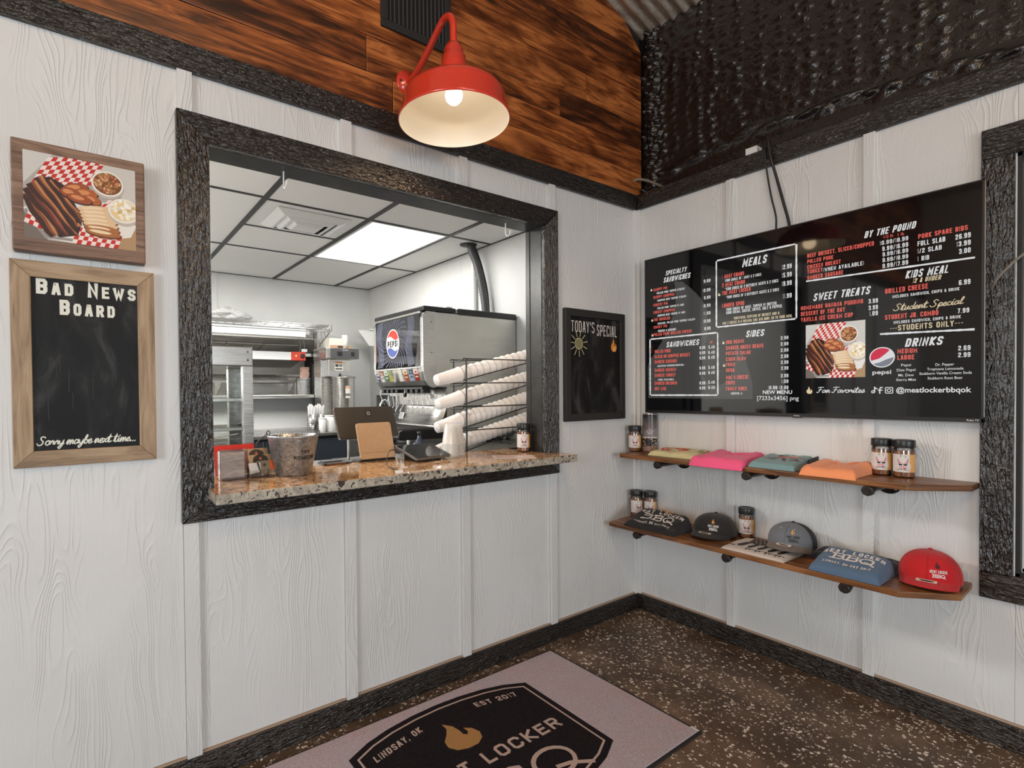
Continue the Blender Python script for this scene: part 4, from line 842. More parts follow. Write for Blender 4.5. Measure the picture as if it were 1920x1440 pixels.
# ---- food photo board
FB = thing('picture_board', 'wood-look photo board of ribs, chicken and beans', 'picture', (-2.9, 0, 1.78))
def on_back(x0, z0, y): return lambda u, v, d: (x0+u, y-d, z0+v)
fx0, fx1, fz0, fz1 = -2.984, -2.650, 1.773, 2.097
m = MB(); m.box(fx0, fx1, -.042, -.001, fz0, fz1, 0, 0); m.build('board', 'print_wood', FB, bevel=.004)
fw_, fh_ = fx1-fx0, fz1-fz0; a = food_art(Art(3), .027, .038, fw_-.053, fh_-.069); a.build('photo_print', on_back(fx0, fz0, -.0424), 'printed', FB, stacked=True)
# ---- bad news board
BN = thing('chalkboard', 'oak-framed Bad News Board chalkboard on white siding', 'chalkboard', (-2.8, 0, 1.15))
gx0, gx1, gz0, gz1 = -2.994, -2.626, 1.137, 1.751; fwid = .048
for nm, P, al in (('frame_rail', [(gx0, gz1), (gx1, gz1), (gx1-fwid, gz1-fwid), (gx0+fwid, gz1-fwid)], 0), ('frame_rail', [(gx0, gz0), (gx1, gz0), (gx1-fwid, gz0+fwid), (gx0+fwid, gz0+fwid)], 0), ('frame_stile', [(gx0, gz0), (gx0+fwid, gz0+fwid), (gx0+fwid, gz1-fwid), (gx0, gz1)], 2), ('frame_stile', [(gx1, gz0), (gx1-fwid, gz0+fwid), (gx1-fwid, gz1-fwid), (gx1, gz1)], 2)):
    m = MB(); m.prism(P, 1, -.022, -.001, along=al, tone=.5+random.uniform(-.2, .2)); m.build(nm, 'frame_oak', BN, bevel=.002)
m = MB(); m.box(gx0+fwid-.004, gx1-fwid+.004, -.013, -.002, gz0+fwid-.004, gz1-fwid+.004); bd = m.build('slate', 'chalk', BN)
a = Art(2); ck = lin(226, 226, 214); W_ = gx1-gx0-2*fwid; H_ = gz1-gz0-2*fwid
for t, x0, x1, z in (('Bad', .012, .103, .470), ('News', .139, .268, .470), ('Board', .068, .210, .411)): a.caps(t, x0, z, .046, x1, ck, 1, .22, big=.80, gap=.36)
a.build('title_lettering', on_back(gx0+fwid, gz0+fwid, -.0133), 'printed', BN); a = Art(3)
a.script('Sorry maybe next time...', .006, .016, .026, .262, ck, 1, .12)
a.build('handwritten_lettering', on_back(gx0+fwid, gz0+fwid, -.0133), 'printed', BN); a = Art(2)
rr = random.Random(8)
for i in range(9):                                                       # wiped-chalk drips
    x = rr.uniform(.02, .22); z0 = rr.uniform(.16, .28); L_ = rr.uniform(.03, .10); a = Art(2); a.stroke([(x, z0), (x+rr.uniform(-.002, .002), z0-L_*.5), (x, z0-L_)], .0022, lin(34, 34, 35), 1); a.build('chalk_drip', on_back(gx0+fwid, gz0+fwid, -.0133), 'printed', BN)

# ---- today's special board
TS = thing('chalkboard', "small black-framed Today's Special chalkboard beside the corner", 'chalkboard', (-.4, 0, 1.2))
sx0, sx1, sz0, sz1 = -.661, -.1455, 1.181, 1.805; fwid = .042
for nm, P, al in (('frame_rail', [(sx0, sz1), (sx1, sz1), (sx1-fwid, sz1-fwid), (sx0+fwid, sz1-fwid)], 0), ('frame_rail', [(sx0, sz0), (sx1, sz0), (sx1-fwid, sz0+fwid), (sx0+fwid, sz0+fwid)], 0), ('frame_stile', [(sx0, sz0), (sx0+fwid, sz0+fwid), (sx0+fwid, sz1-fwid), (sx0, sz1)], 2), ('frame_stile', [(sx1, sz0), (sx1-fwid, sz0+fwid), (sx1-fwid, sz1-fwid), (sx1, sz1)], 2)):
    m = MB(); m.prism(P, 1, -.026, -.001, along=al); m.build(nm, 'black_matt', TS, bevel=.003)
m = MB(); m.box(sx0+fwid-.004, sx1-fwid+.004, -.016, -.002, sz0+fwid-.004, sz1-fwid+.004); m.build('slate', 'chalk', TS)
a = Art(4); W_ = sx1-sx0-2*fwid; H_ = sz1-sz0-2*fwid
a.caps("TODAY'S", .01, H_-.085, .062, .205, lin(214, 208, 202), 1, .10); a.caps('SPECIAL', .225, H_-.098, .064, .405, lin(214, 208, 202), 1, .10)
a.build('chalk_lettering', on_back(sx0+fwid, sz0+fwid, -.0163), 'printed', TS); a = Art(5); cx_, cz_ = .072, H_-.150; a.ellipse(cx_, cz_, .033, .033, lin(196, 192, 150), 1); a.ellipse(cx_, cz_, .029, .029, lin(128, 126, 88), 2)
for i in range(11):
    t = 2*PI*i/11+.2; a.stroke([(cx_+math.cos(t)*.041, cz_+math.sin(t)*.041), (cx_+math.cos(t)*.071, cz_+math.sin(t)*.071)], .0045, lin(196, 192, 150), 1)
a.build('sun_drawing', on_back(sx0+fwid, sz0+fwid, -.0163), 'printed', TS); a = Art(5); a.flame(.352, H_-.185, .052, .082, lin(232, 146, 60), 1); a.ellipse(.383, H_-.167, .011, .016, lin(240, 180, 96), 2)
a.build('flame_drawing', on_back(sx0+fwid, sz0+fwid, -.0163), 'printed', TS)
# ---- television with menu
TV = thing('television', 'large flat black television showing the restaurant menu on right wall', 'television', (-.03, -.8, 1.2))
ty0, ty1, tz0, tz1 = -.101, -1.532, 1.217, 2.124
m = MB(); m.box(-.058, -.028, ty1, ty0, tz0, tz1); m.build('casing', 'black', TV, bevel=.003)
m = MB(); m.box(-.029, -.002, ty1+.35, ty0-.35, tz0+.2, tz1-.2); m.build('wall_mount', 'black_matt', TV)
m = MB()
for a_ in ((ty1, ty0, tz0, tz0+.016), (ty1, ty0, tz1-.006, tz1), (ty1, ty1+.007, tz0, tz1), (ty0-.007, ty0, tz0, tz1)): m.box(-.0605, -.050, *a_)
m.build('bezel', 'black', TV, bevel=.001)
m = MB(); m.box(-.0588, -.055, ty1+.005, ty0-.005, tz0+.014, tz1-.004); scr = m.build('screen', 'black_gloss', TV)
m = MB(); m.box(-.0582, -.030, ty1-.0025, ty1-.0002, tz0+.02, tz1-.003); m.build('side_strip', 'chrome', TV)
m = MB(); m.box(-.058, -.052, -.93, -.89, tz0-.004, tz0+.001); m.build('sensor_tab', 'black', TV, bevel=.001)
TVW, TVR, TVT = (.72, .72, .72), (.78, .13, .10), (.66, .55, .36)
tvc = {'w': TVW, 'r': TVR, 't': TVT}; a = Art(6)
big = [(.289, 1.963), (.299, 1.92), (.299, 1.845), (.283, 1.778), (.259, 1.711), (.213, 1.632), (.142, 1.536), (.124, 1.506), (.119, 1.482), (.123, 1.303), (.713, 1.300), (.712, 1.378), (.700, 1.429), (.678, 1.497), (.651, 1.560), (.629, 1.584), (.627, 1.50), (.603, 1.416), (.567, 1.381), (.527, 1.368), (.493, 1.377), (.45, 1.428), (.442, 1.502), (.465, 1.585), (.48, 1.634), (.48, 1.78), (.452, 1.838), (.418, 1.879), (.373, 1.926), (.334, 1.958)]
a.poly(big, (.055, .053, .050), 1)
for x0, x1, z0, z1 in ((.530, .908, 1.680, 2.031), (.135, .537, 1.320, 1.651)):
    for P in ([(x0+.008, z1), (x1-.008, z1)], [(x1, z1-.006), (x1, z0+.006)], [(x1-.008, z0), (x0+.008, z0)], [(x0, z0+.006), (x0, z1-.006)]):
        q = [(P[0][0]+(P[1][0]-P[0][0])*i/24, P[0][1]+(P[1][1]-P[0][1])*i/24) for i in range(25)]; a.stroke(q, .0075, TVW, 3, True, .5)
for P in ([(.952, 1.848), (1.503, 1.838)], [(1.226, 1.577), (1.503, 1.568)]):
    q = [(P[0][0]+(P[1][0]-P[0][0])*i/30, P[0][1]+(P[1][1]-P[0][1])*i/30) for i in range(31)]; a.stroke(q, .0075, TVW, 3, True, .5)
for t, y0, y1, z, h, c, s in TVTEXT:
    col = tvc[c]
    if s in 'bi':
        a.caps(t, y0, z, h*.96, y1, col, 3, .165 if h < .03 else .19, slant=.22 if s == 'i' else 0, gap=.30)
    elif s == 's': a.script(t, y0, z, h*.95, y1, col, 3, .11)
    else: a.font(t, y0, z, h*(.98 if s == 'x' else .95), y1, col, 3, .018 if s == 'x' else .004)
for fx, fz in ((.146, 1.941), (.150, 1.762), (.151, 1.674), (.545, 1.851), (.567, 1.596), (.570, 1.477)): a.flame(fx-.006, fz-.008, .012, .017, (.75, .68, .48), 3)
a.flame(.950, 1.326, .024, .034, (.75, .62, .38), 3)
food_art(Art(3), .947, 1.398, .225, .246).build('menu_photo', lambda u, v, d: (-.0590-d, -u, v), 'screen_ink', scr, stacked=True, eps=.0002)
gx, gz, gr = 1.229, 1.479, .043                                            # soft-drink globe
a.ellipse(gx, gz, gr, gr, (.75, .75, .75), 3); a.ellipse(gx, gz, gr*.93, gr*.93, (.72, .72, .74), 4)
a.poly([(gx+gr*.9*math.cos(t), gz+gr*.9*math.sin(t)) for t in [math.radians(d) for d in range(48, 206, 8)]]+[(gx-.2*gr, gz-.10*gr), (gx+.25*gr, gz+.30*gr)], (.62, .02, .06), 5)
a.poly([(gx+gr*.9*math.cos(t), gz+gr*.9*math.sin(t)) for t in [math.radians(d) for d in range(222, 365, 8)]]+[(gx+.35*gr, gz-.22*gr), (gx-.2*gr, gz-.5*gr)], (.20, .21, .25), 5)
ic = TVW; ix_, iz_ = 1.197, 1.330                                             # social icons
a.ellipse(ix_+.002, iz_+.004, .0065, .0065, ic, 3); a.ellipse(ix_+.002, iz_+.004, .003, .003, (.004, .004, .005), 4); a.stroke([(ix_+.0075, iz_+.003), (ix_+.0075, iz_+.024)], .004, ic, 3); a.stroke([(ix_+.0075, iz_+.023), (ix_+.011, iz_+.018), (ix_+.016, iz_+.017)], .004, ic, 3)
a.stroke([(1.222, 1.328), (1.222, 1.346), (1.225, 1.352), (1.230, 1.352)], .0045, ic, 3); a.stroke([(1.217, 1.341), (1.230, 1.341)], .0035, ic, 3)
a.stroke([(1.243, 1.328), (1.263, 1.328), (1.265, 1.330), (1.265, 1.350), (1.263, 1.352), (1.243, 1.352), (1.241, 1.350), (1.241, 1.330), (1.243, 1.328)], .003, ic, 3); a.ellipse(1.253, 1.340, .0075, .0075, ic, 3); a.ellipse(1.253, 1.340, .0045, .0045, (.004, .004, .005), 4)
a.build('menu_graphics', lambda u, v, d: (-.0590-d, -u, v), 'screen_ink', scr, eps=.00015)
a = Art(7); a.font('onn.', .897, tz0+.003, .008, .925, (.55, .55, .55), 1, .02); a.build('maker_lettering', lambda u, v, d: (-.0609-d, -u, v), 'printed', TV); a = Art(7); a.font('Roku TV', 1.487, tz0+.004, .007, 1.520, (.6, .6, .6), 1, .02); a.build('maker_lettering', lambda u, v, d: (-.0609-d, -u, v), 'printed', TV)
# ---- cables
def cable(name, pts, r, mat, label, n=6):
    m = MB(); m.tube(smooth_path(pts, 6), r, n+2); o = m.build(name, mat, origin=pts[0]); tag(o, label, 'cable'); return o
cable('power_cord', [(.0, -.735, 2.560), (-.025, -.752, 2.553), (-.030, -.758, 2.50), (-.012, -.760, 2.42), (-.010, -.778, 2.30), (-.014, -.800, 2.20), (-.018, -.803, 2.128), (-.020, -.805, 2.0)], .0042, 'cable', 'thin black cord dropping to top of television')
cable('power_cord', [(.005, -.70, 2.63), (-.010, -.735, 2.615), (-.028, -.768, 2.59), (-.033, -.775, 2.55), (-.030, -.785, 2.48), (-.014, -.80, 2.40), (-.012, -.830, 2.27), (-.016, -.862, 2.13), (-.020, -.866, 2.0)], .0065, 'cable', 'thicker black cord draped over dark trim to television')
m = MB(); m.box(-.012, .045, -.712, -.655, ZT1, ZT1+.036); tag(m.build('junction_box', 'white_plastic', bevel=.003), 'white junction box sitting on dark trim ledge above television', 'junction box')
cable('conduit_cable', [(-.02, .012, 2.63), (.0, -.012, 2.648), (.025, -.06, 2.63), (.035, -.12, 2.59), (.02, -.17, 2.553)], .0085, 'grey_cable', 'grey cable poking out of corner between planks and foam')
cable('coax_cable', [(-.006, -1.5385, 1.70), (-.040, -1.56, 1.745), (-.038, -1.60, 1.80), (-.022, -1.632, 1.84), (-.006, -1.645, 1.90), (-.004, -1.640, 1.99), (.01, -1.66, 2.1)], .0045, 'grey_cable', 'dark cable looping from television edge to right window')
# ---- hooks under the header
for x, lab in ((-2.165, 'small white screw hook under header, left of pair'), (-1.015, 'small white screw hook under header, right of pair')):
    m = MB(); m.tube([(x, .06, OZ1), (x, .06, OZ1-.045)], .0032, 8); m.tube(smooth_path([(x, .06, OZ1-.040), (x, .055, OZ1-.062), (x, .04, OZ1-.070), (x, .026, OZ1-.060), (x, .024, OZ1-.045)], 4), .0035, 8)
    tag(m.build('screw_hook', 'white_metal', origin=(x, .06, OZ1)), lab, 'hook', 'hooks under the service window header')
# ---- floor mat
FM = thing('floor_mat', 'mauve carpet mat with dark shield logo below service window', 'mat', (-1.9, -.48, 0))
mx0, mx1, my0, my1 = -2.42, -.847, -.888, -.078
m = MB(); m.box(mx0, mx1, my0, my1, .0005, .006); m.build('rubber_border', 'rubber', FM, bevel=.002)
m = MB(); m.box(mx0+.014, mx1-.014, my0+.012, my1-.010, .003, .010); m.build('pile', 'carpet', FM, bevel=.003)
def floor_map(u, v, d): return (u, v, .0102+d)
cxm = -1.612
def shield(g):
    R = [(0, -.150-.0), (.10, -.152), (.22, -.166), (.34, -.19), (.436, -.225), (.445, -.24), (.49, -.34), (.498, -.45), (.47, -.60), (.436, -.700), (.436, -.706), (.36, -.76), (.2, -.83), (0, -.85)]
    cy = -.48; P = [(cxm+x-g*(1 if x > .2 else x/.2), y+(-g if y > cy else g)*(1.0)) for x, y in R]; Lp = [(2*cxm-p[0], p[1]) for p in P[::-1][1:-1]]
    return P+Lp
def outline(g): 
    A = [(-.0, -.137), (.12, -.143), (.24, -.160), (.34, -.187), (.438, -.233), (.436, -.72), (.34, -.765), (.2, -.80), (0, -.815)]
    out = []
    P = [(x, y) for x, y in A]+[(-x, y) for x, y in A[::-1][1:-1]]; n_ = len(P)
    for i in range(n_):
        p = Vector(P[i]); d1 = (p-Vector(P[i-1])).normalized(); d2 = (Vector(P[(i+1) % n_])-p).normalized(); n1 = Vector((d1.y, -d1.x)); n2 = Vector((d2.y, -d2.x)); mm = (n1+n2).normalized(); out.append(tuple(p+mm*g/max(.5, mm.dot(n1))+Vector((cxm, 0))))
    return out
def mat_art(fn, name, mt, lay):
    a = Art(9); fn(a); o = a.build(name, floor_map, mt, FM, eps=.0006)
mat_art(lambda a: a.poly(outline(0), (0, 0, 0), 1), 'shield_emblem', 'carpet_dark', 1)
def cream(a):
    P = outline(.030); a.stroke(P+[P[0]], .0085, (1, 1, 1), 2)
    q = lambda t, x0, y0, h, x1, wt=.20, y1=None: a.caps(t, x0, y0, h, x1, (1, 1, 1), 2, wt, y1=y1)
    q('EST 2017', -1.470, -.252, .032, -1.272, .2, -.290); q('LINDSAY, OK', -1.972, -.305, .034, -1.742, .2, -.252); q('MEAT', -1.93, -.545, .062, -1.705); q('LOCKER', -1.645, -.545, .062, -1.262)
    a.bbq(-1.93, -.74, .145, -1.33, (1, 1, 1), 2, .12)
mat_art(cream, 'emblem_lettering', 'carpet_cream', 2)
mat_art(lambda a: a.flame(-1.715, -.435, .155, .175, (1, 1, 1), 2), 'flame_emblem', 'carpet_gold', 2)
m = MB(); m.box(mx1-.013, mx1-.002, my0+.012, my0+.045, .006, .0075); m.build('maker_tag', 'white_plastic', FM)
# ================================================================ SHELVES ON THE RIGHT WALL
from mathutils import noise as mnoise
def wall_shelf(label, poly, z, ys, xf_, tilt=0):
    T = thing('wall_shelf', label, 'shelf', (0, -.75, z), 0, 'pipe-bracket shelves under the television')
    m = MB(); m.prism(poly, 2, z-.024, z, along=1, tone=.45); m.build('shelf_board', 'shelf_wood', T, bevel=.004)
    for y in ys:
        zc_ = z-.024-.019
        m = MB(); m.tube([(-.012, y, zc_), (xf_+.03, y, zc_)], .0125, 16); b = m.build('pipe_bracket', 'pipe', T)
        m = MB(); m.lathe([(0, .0), (.019, .0), (.0215, -.004), (.0215, -.026), (.018, -.032), (.014, -.034)], (0, 0, 0), 8, xf=Matrix.Translation((xf_, y, zc_)) @ Matrix.Rotation(-PI/2, 4, 'Y'), smooth=False); m.build('end_cap', 'pipe', b, bevel=.002)
        m = MB(); m.lathe([(.0, 0), (.042, 0), (.042, .006), (.022, .009), (.020, .022), (.013, .024)], (0, 0, 0), 28, xf=Matrix.Translation((-.001, y, zc_)) @ Matrix.Rotation(-PI/2, 4, 'Y')); m.build('wall_flange', 'pipe', b)
        for dz, dy in ((-.02, .022), (-.02, -.022)):
            m = MB(); m.lathe([(0, .0035), (.004, .003), (.005, 0)], (0, 0, 0), 10, xf=Matrix.Translation((-.0075, y+dy, zc_+dz)) @ Matrix.Rotation(-PI/2, 4, 'Y')); m.build('screw', 'chrome', b)
    return T
ZA, ZBt = .984, .592
wall_shelf('upper wooden pipe shelf with folded bright shirts, under the television', [(-.001, -.018), (-.27, -.075), (-.27, -1.364), (-.105, -1.512), (-.001, -1.512)], ZA, (-.31, -.775, -1.240), -.268)
wall_shelf('lower wooden pipe shelf holding the caps and dark shirts', [(-.001, -.018), (-.34, -.052), (-.34, -1.357), (-.20, -1.502), (-.001, -1.494)], ZBt, (-.225, -.715, -1.185), -.335)
# ---- seasoning jars
def cyl(r, front=-PI/2): return lambda u, v, d: ((r+d)*math.cos(front+u/r), (r+d)*math.sin(front+u/r), v)
def make_jar(label, loc, rz):
    T = thing('seasoning_jar', label, 'jar', loc, rz, 'spice rub jars with pig labels', local=True)
    m = MB(); m.lathe([(0, .0), (.030, .0), (.0335, .003), (.034, .008), (.034, .112), (.032, .119), (.029, .122), (.029, .128)], (0, 0, 0), 36); m.build('jar_body', 'clear', T, loc=(0, 0, 0))
    m = MB(); m.lathe([(0, .003), (.0315, .004), (.0322, .010), (.0322, .106), (.0, .107)], (0, 0, 0), 30); m.build('spice_fill', 'spice', T)
    m = MB(); m.lathe([(.0335, .1225), (.0355, .1225), (.0362, .125), (.0362, .150), (.0350, .153), (.031, .1535), (.030, .152), (0, .152)], (0, 0, 0), 40); m.build('lid', 'black', T)
    a = Art(12); R = .0344; n_ = 26; w0, w1 = -.055, .055
    for i in range(n_):
        u0 = w0+(w1-w0)*i/n_; u1 = w0+(w1-w0)*(i+1)/n_; a.rect(u0, .024, u1, .096, lin(218, 212, 208) if u0 < .019 else lin(226, 168, 96), 1)
    for i in range(8):                                                   # pale hump against the gold field
        v = .030+.006*i; a.rect(.019, v, .022+.004*math.sin(i*.7), v+.006, lin(218, 212, 208), 2)
    a.poly([(-.007, .083), (.007, .083), (.0085, .085), (.0085, .091), (.0055, .094), (-.0055, .094), (-.0085, .091), (-.0085, .085)], lin(24, 24, 26), 2); a.flame(-.002, .0885, .004, .005, lin(226, 190, 120), 3); a.rect(-.0055, .0855, .0055, .0872, lin(200, 190, 180), 3)
    pk = lin(196, 44, 96); sk = lin(236, 196, 200)
    for sgn in (-1, 1):
        e = lambda P: [(sgn*x, y) for x, y in P]
        a.poly(e([(.005, .062), (.010, .066), (.0155, .080), (.0165, .068), (.013, .059)]), lin(110, 20, 60), 3); a.poly(e([(.007, .063), (.0105, .066), (.0143, .076), (.0150, .068), (.0125, .061)]), lin(240, 150, 178), 4)
    a.ellipse(0, .053, .0125, .012, sk, 3); a.ellipse(0, .0425, .0115, .0072, pk, 3); a.ellipse(0, .0465, .0075, .005, sk, 5); a.ellipse(-.003, .0465, .0016, .002, lin(90, 20, 50), 6); a.ellipse(.003, .0465, .0016, .002, lin(90, 20, 50), 6); a.stroke([(-.007, .0395), (0, .0375), (.007, .0395)], .0016, lin(50, 14, 30), 6)
    for sgn in (-1, 1): a.poly([(sgn*.0012, .0575), (sgn*.0135, .058), (sgn*.0130, .053), (sgn*.0085, .0505), (sgn*.003, .052)], lin(14, 14, 16), 6)
    a.rect(-.002, .0560, .002, .0575, lin(14, 14, 16), 6)
    a.caps('BUTT HEAT', -.019, .0315, .0042, .019, lin(46, 36, 40), 3, .22)
    a.rect(-.012, .0275, .012, .0285, lin(150, 140, 140), 3)
    a.build('label', cyl(R), 'printed', T, eps=.00012)
    return T
def face(x, y): return math.atan2(-1.988-y, -2.822-x)+PI/2
j0 = None
JARS = [((-.068, -1.304, ZA), -.10, 'spice jar with pig label at right end of upper shelf, nearer one'), ((-.056, -1.228, ZA), -.05, 'spice jar beside orange shirt, partly behind another jar'), ((-.104, -.060, ZA), .05, 'lone short spice jar before tall canister at corner end of upper shelf'),
        ((-.082, -.054, ZBt), .45, 'spice jar nearest corner behind black folded shirt'), ((-.046, -.124, ZBt), .05, 'spice jar behind black folded shirt, second from corner'), ((-.045, -.674, ZBt), .05, 'spice jar standing between black cap and grey cap'), ((-.857, .106, zc), .1, 'spice jar on granite counter against right jamb')]
for loc, dr, lab in JARS:
    if j0 is None: j0 = o = make_jar(lab, loc, face(loc[0], loc[1])+dr)
    else: o = copy_tree(j0); o.location = loc; o.rotation_euler = (0, 0, face(loc[0], loc[1])+dr); o['label'] = lab
# ---- tall canister
T = thing('canister', 'tall dark canister with smoky print behind short jar', 'canister', (-.046, -.122, ZA), face(-.05, -.1), local=True)
m = MB(); m.lathe([(0, 0), (.040, 0), (.041, .003), (.041, .220), (.040, .223), (0, .223)], (0, 0, 0), 40); m.build('tube', 'dark_grey', T)
m = MB(); m.lathe([(.0405, .221), (.042, .222), (.042, .228), (.040, .229), (0, .229)], (0, 0, 0), 40); m.build('lid', 'chrome', T)
a = Art(14); n_ = 22; rr = random.Random(3)
for j in range(28):
    v0 = .004+.216*j/28; t = j/27
    g_ = lin(150, 120, 104) if t < .12 else (lin(44, 38, 36) if t < .36 else (lin(206, 196, 188) if t < .40 else (lin(128, 122, 124) if t < .62 else tuple(lin(120, 108, 106)[k]*(1-t)*2.1+.012 for k in range(3)))))
    for i in range(n_): u0 = -.062+.124*i/n_; a.rect(u0, v0, u0+.124/n_, v0+.216/28, g_, 1)
for i in range(40): a.ellipse(rr.uniform(-.045, .045), rr.uniform(.034, .082), rr.uniform(.003, .007), rr.uniform(.003, .006), rr.choice([lin(20, 18, 18), lin(78, 64, 58), lin(190, 170, 160), lin(52, 44, 42)]), 2+i % 4, 7)
a.poly([(-.022, .104), (.022, .104), (.027, .112), (.027, .140), (.018, .148), (-.018, .148), (-.027, .140), (-.027, .112)], lin(86, 82, 86), 8); a.flame(-.004, .128, .008, .012, lin(236, 170, 120), 9); a.caps('MEAT LOCKER', -.022, .117, .006, .022, lin(220, 214, 214), 9); a.bbq(-.012, .107, .007, .012, lin(220, 214, 214), 9)
a.build('smoky_print', cyl(.0412), 'gloss_ink', T, eps=.00008)
# ---- folded shirts
TEE = {}
def folded(name, label, x0, x1, y0, y1, z, hr, hf, mat, wr=.004, seed=1, dip=0.0, sag=0.0, group='folded shirts for sale', under=None):
    """heap-shaped folded garment; x0 = wall side, x1 = front; y0 = corner side. Returns (thing, surface function)."""
    T = thing(name, label, 'shirt', ((x0+x1)/2, (y0+y1)/2, z), 0, group)
    rn = Vector((seed*3.7, seed*1.3, 0))
    def edge(t, p): return max(0.0, 1-abs(2*t-1)**p)**.42
    def top(u, v):
        e = edge(u, 12)*edge(v, 9); h = (hr*(1-v)+hf*v); d = 0
        if dip: d = -dip*math.exp(-((u-.5)/.20)**2)*max(0, 1-v*2.2)+dip*.55*(math.exp(-((u-.18)/.13)**2)+math.exp(-((u-.84)/.13)**2))*max(0, 1-v*1.8)
        n_ = mnoise.noise(Vector((u*5, v*4, 0))+rn)*wr*1.6+mnoise.noise(Vector((u*13, v*9, 3))+rn)*wr*.6
        return max(.0015, (h+d+n_)*e)
    def P(u, v, dz=0):
        wob = mnoise.noise(Vector((u*3, v*3, 9))+rn)*.006
        x = x0+(x1-x0)*v; s_ = max(0, (v-.88)/.12)
        return Vector((x+wob*(v-.5), y0+(y1-y0)*u+wob*1.2*(1 if u > .5 else -1)*abs(2*u-1)**3, z+top(u, v)+dz-sag*s_*s_))
    nu, nv = 54, 40
    rem = lambda t: .5-.5*math.cos(PI*t) if False else (t if True else 0)
    def warp(t): return .5+.5*math.copysign(1-(1-abs(2*t-1))**1.7, 2*t-1)
    m = MB(); m.grid(lambda u, v: P(warp(u), warp(v)), nu, nv); m.grid(lambda u, v: (x0+(x1-x0)*warp(u), y0+(y1-y0)*warp(v), z+.0005-sag*max(0, (warp(u)-.88)/.12)**2), 12, 12)
    m.build('folded_body', mat, T)
    return T, P, top
def shirt_map(P, W, D):    # art units: u metres along the shelf from the corner side, v metres up towards the wall
    return lambda u, v, d: P(min(.995, max(.005, u/W)), min(.995, max(.005, 1-v/D)), d+.0012)
fm = {k: fabric(n_, c) for k, (n_, c) in dict(yellow=('pale_yellow_jersey', (.74, .66, .36)), pink=('neon_pink_jersey', (.88, .10, .24)), teal=('dusty_teal_jersey', (.19, .31, .32)), orange=('neon_peach_jersey', (.95, .33, .14)), black=('black_jersey', (.012, .011, .012)), blue=('slate_blue_jersey', (.085, .145, .235)), cream=('oatmeal_jersey', (.56, .47, .41)), navy=('dark_navy_jersey', (.015, .016, .024))).items()}
def collar(T, P, mat, u0=.30, u1=.70, v=.10, r=.0045):
    pts = [P(u0+(u1-u0)*i/10, v+.16*math.sin(PI*i/10), .003) for i in range(11)]; m = MB(); m.tube(smooth_path(pts, 3), r, 8); m.build('collar', mat, T)
    a = Art(1)
T, P, tp = folded('folded_shirt', 'pale yellow folded shirt with red printed picture on upper shelf', -.012, -.225, -.225, -.497, ZA, .036, .030, fm['yellow'], .006, 2)
a = Art(2); W_, D_ = .287, .213; f = shirt_map(P, W_, D_)
a.ellipse(.105, .105, .075, .058, lin(214, 72, 62), 1, 24); a.ellipse(.115, .13, .065, .036, lin(206, 168, 120), 2, 24); a.stroke([(.05, .12), (.09, .15), (.14, .13), (.17, .15)], .008, lin(120, 70, 50), 3); a.stroke([(.06, .10), (.10, .125), (.15, .105)], .006, lin(150, 60, 50), 3); a.stroke([(.15, .15), (.25, .17)], .012, lin(196, 160, 110), 3)
for i in range(6): a.stroke([(.238+.007*i, .11), (.244+.007*i, .17)], .0025, lin(70, 78, 60), 3)
a.build('printed_picture', f, 'printed', T, eps=.0003)
T, P, tp = folded('folded_shirt', 'neon pink folded shirt hanging over the upper shelf edge', -.015, -.288, -.509, -.768, ZA, .042, .030, fm['pink'], .005, 5, dip=.026, sag=.020); collar(T, P, fm['pink'], .30, .72, .10)
T, P, tp = folded('folded_shirt', 'dusty teal folded shirt with brown and pink print, upper shelf', -.015, -.262, -.783, -.978, ZA, .052, .034, fm['teal'], .005, 7)
a = Art(2); W_, D_ = .195, .247; f = shirt_map(P, W_, D_)
a.poly([(.06, .20), (.19, .215), (.17, .17), (.06, .165)], lin(66, 38, 30), 1)
for i in range(5): a.stroke([(.05+.01*i, .115+.012*i), (.10+.008*i, .14+.010*i), (.165, .13+.012*i)], .008, lin(200, 96, 98) if i % 2 else lin(226, 176, 164), 2)
a.caps('LINDSAY', .05, .098, .012, .165, lin(80, 50, 60), 2); a.caps('Y', .03, .072, .02, .045, lin(120, 30, 50), 2); a.script('bread', .05, .070, .02, .095, lin(120, 30, 50), 2); a.caps('& DE', .115, .066, .020, .185, lin(110, 30, 50), 2, .2); a.build('printed_picture', f, 'printed', T, eps=.0003)
m = MB(); m.prism([(-.02, ZA+.004), (-.12, ZA+.004), (-.13, ZA+.044), (-.02, ZA+.052)], 1, -.986, -.980); m.build('inner_lining', fm['navy'], T, bevel=.002)
T, P, tp = folded('folded_shirt', 'neon peach orange folded shirt beside the two jars', -.030, -.275, -1.000, -1.205, ZA, .044, .032, fm['orange'], .005, 11, dip=.024, sag=.008); collar(T, P, fm['orange'], .32, .74, .12)
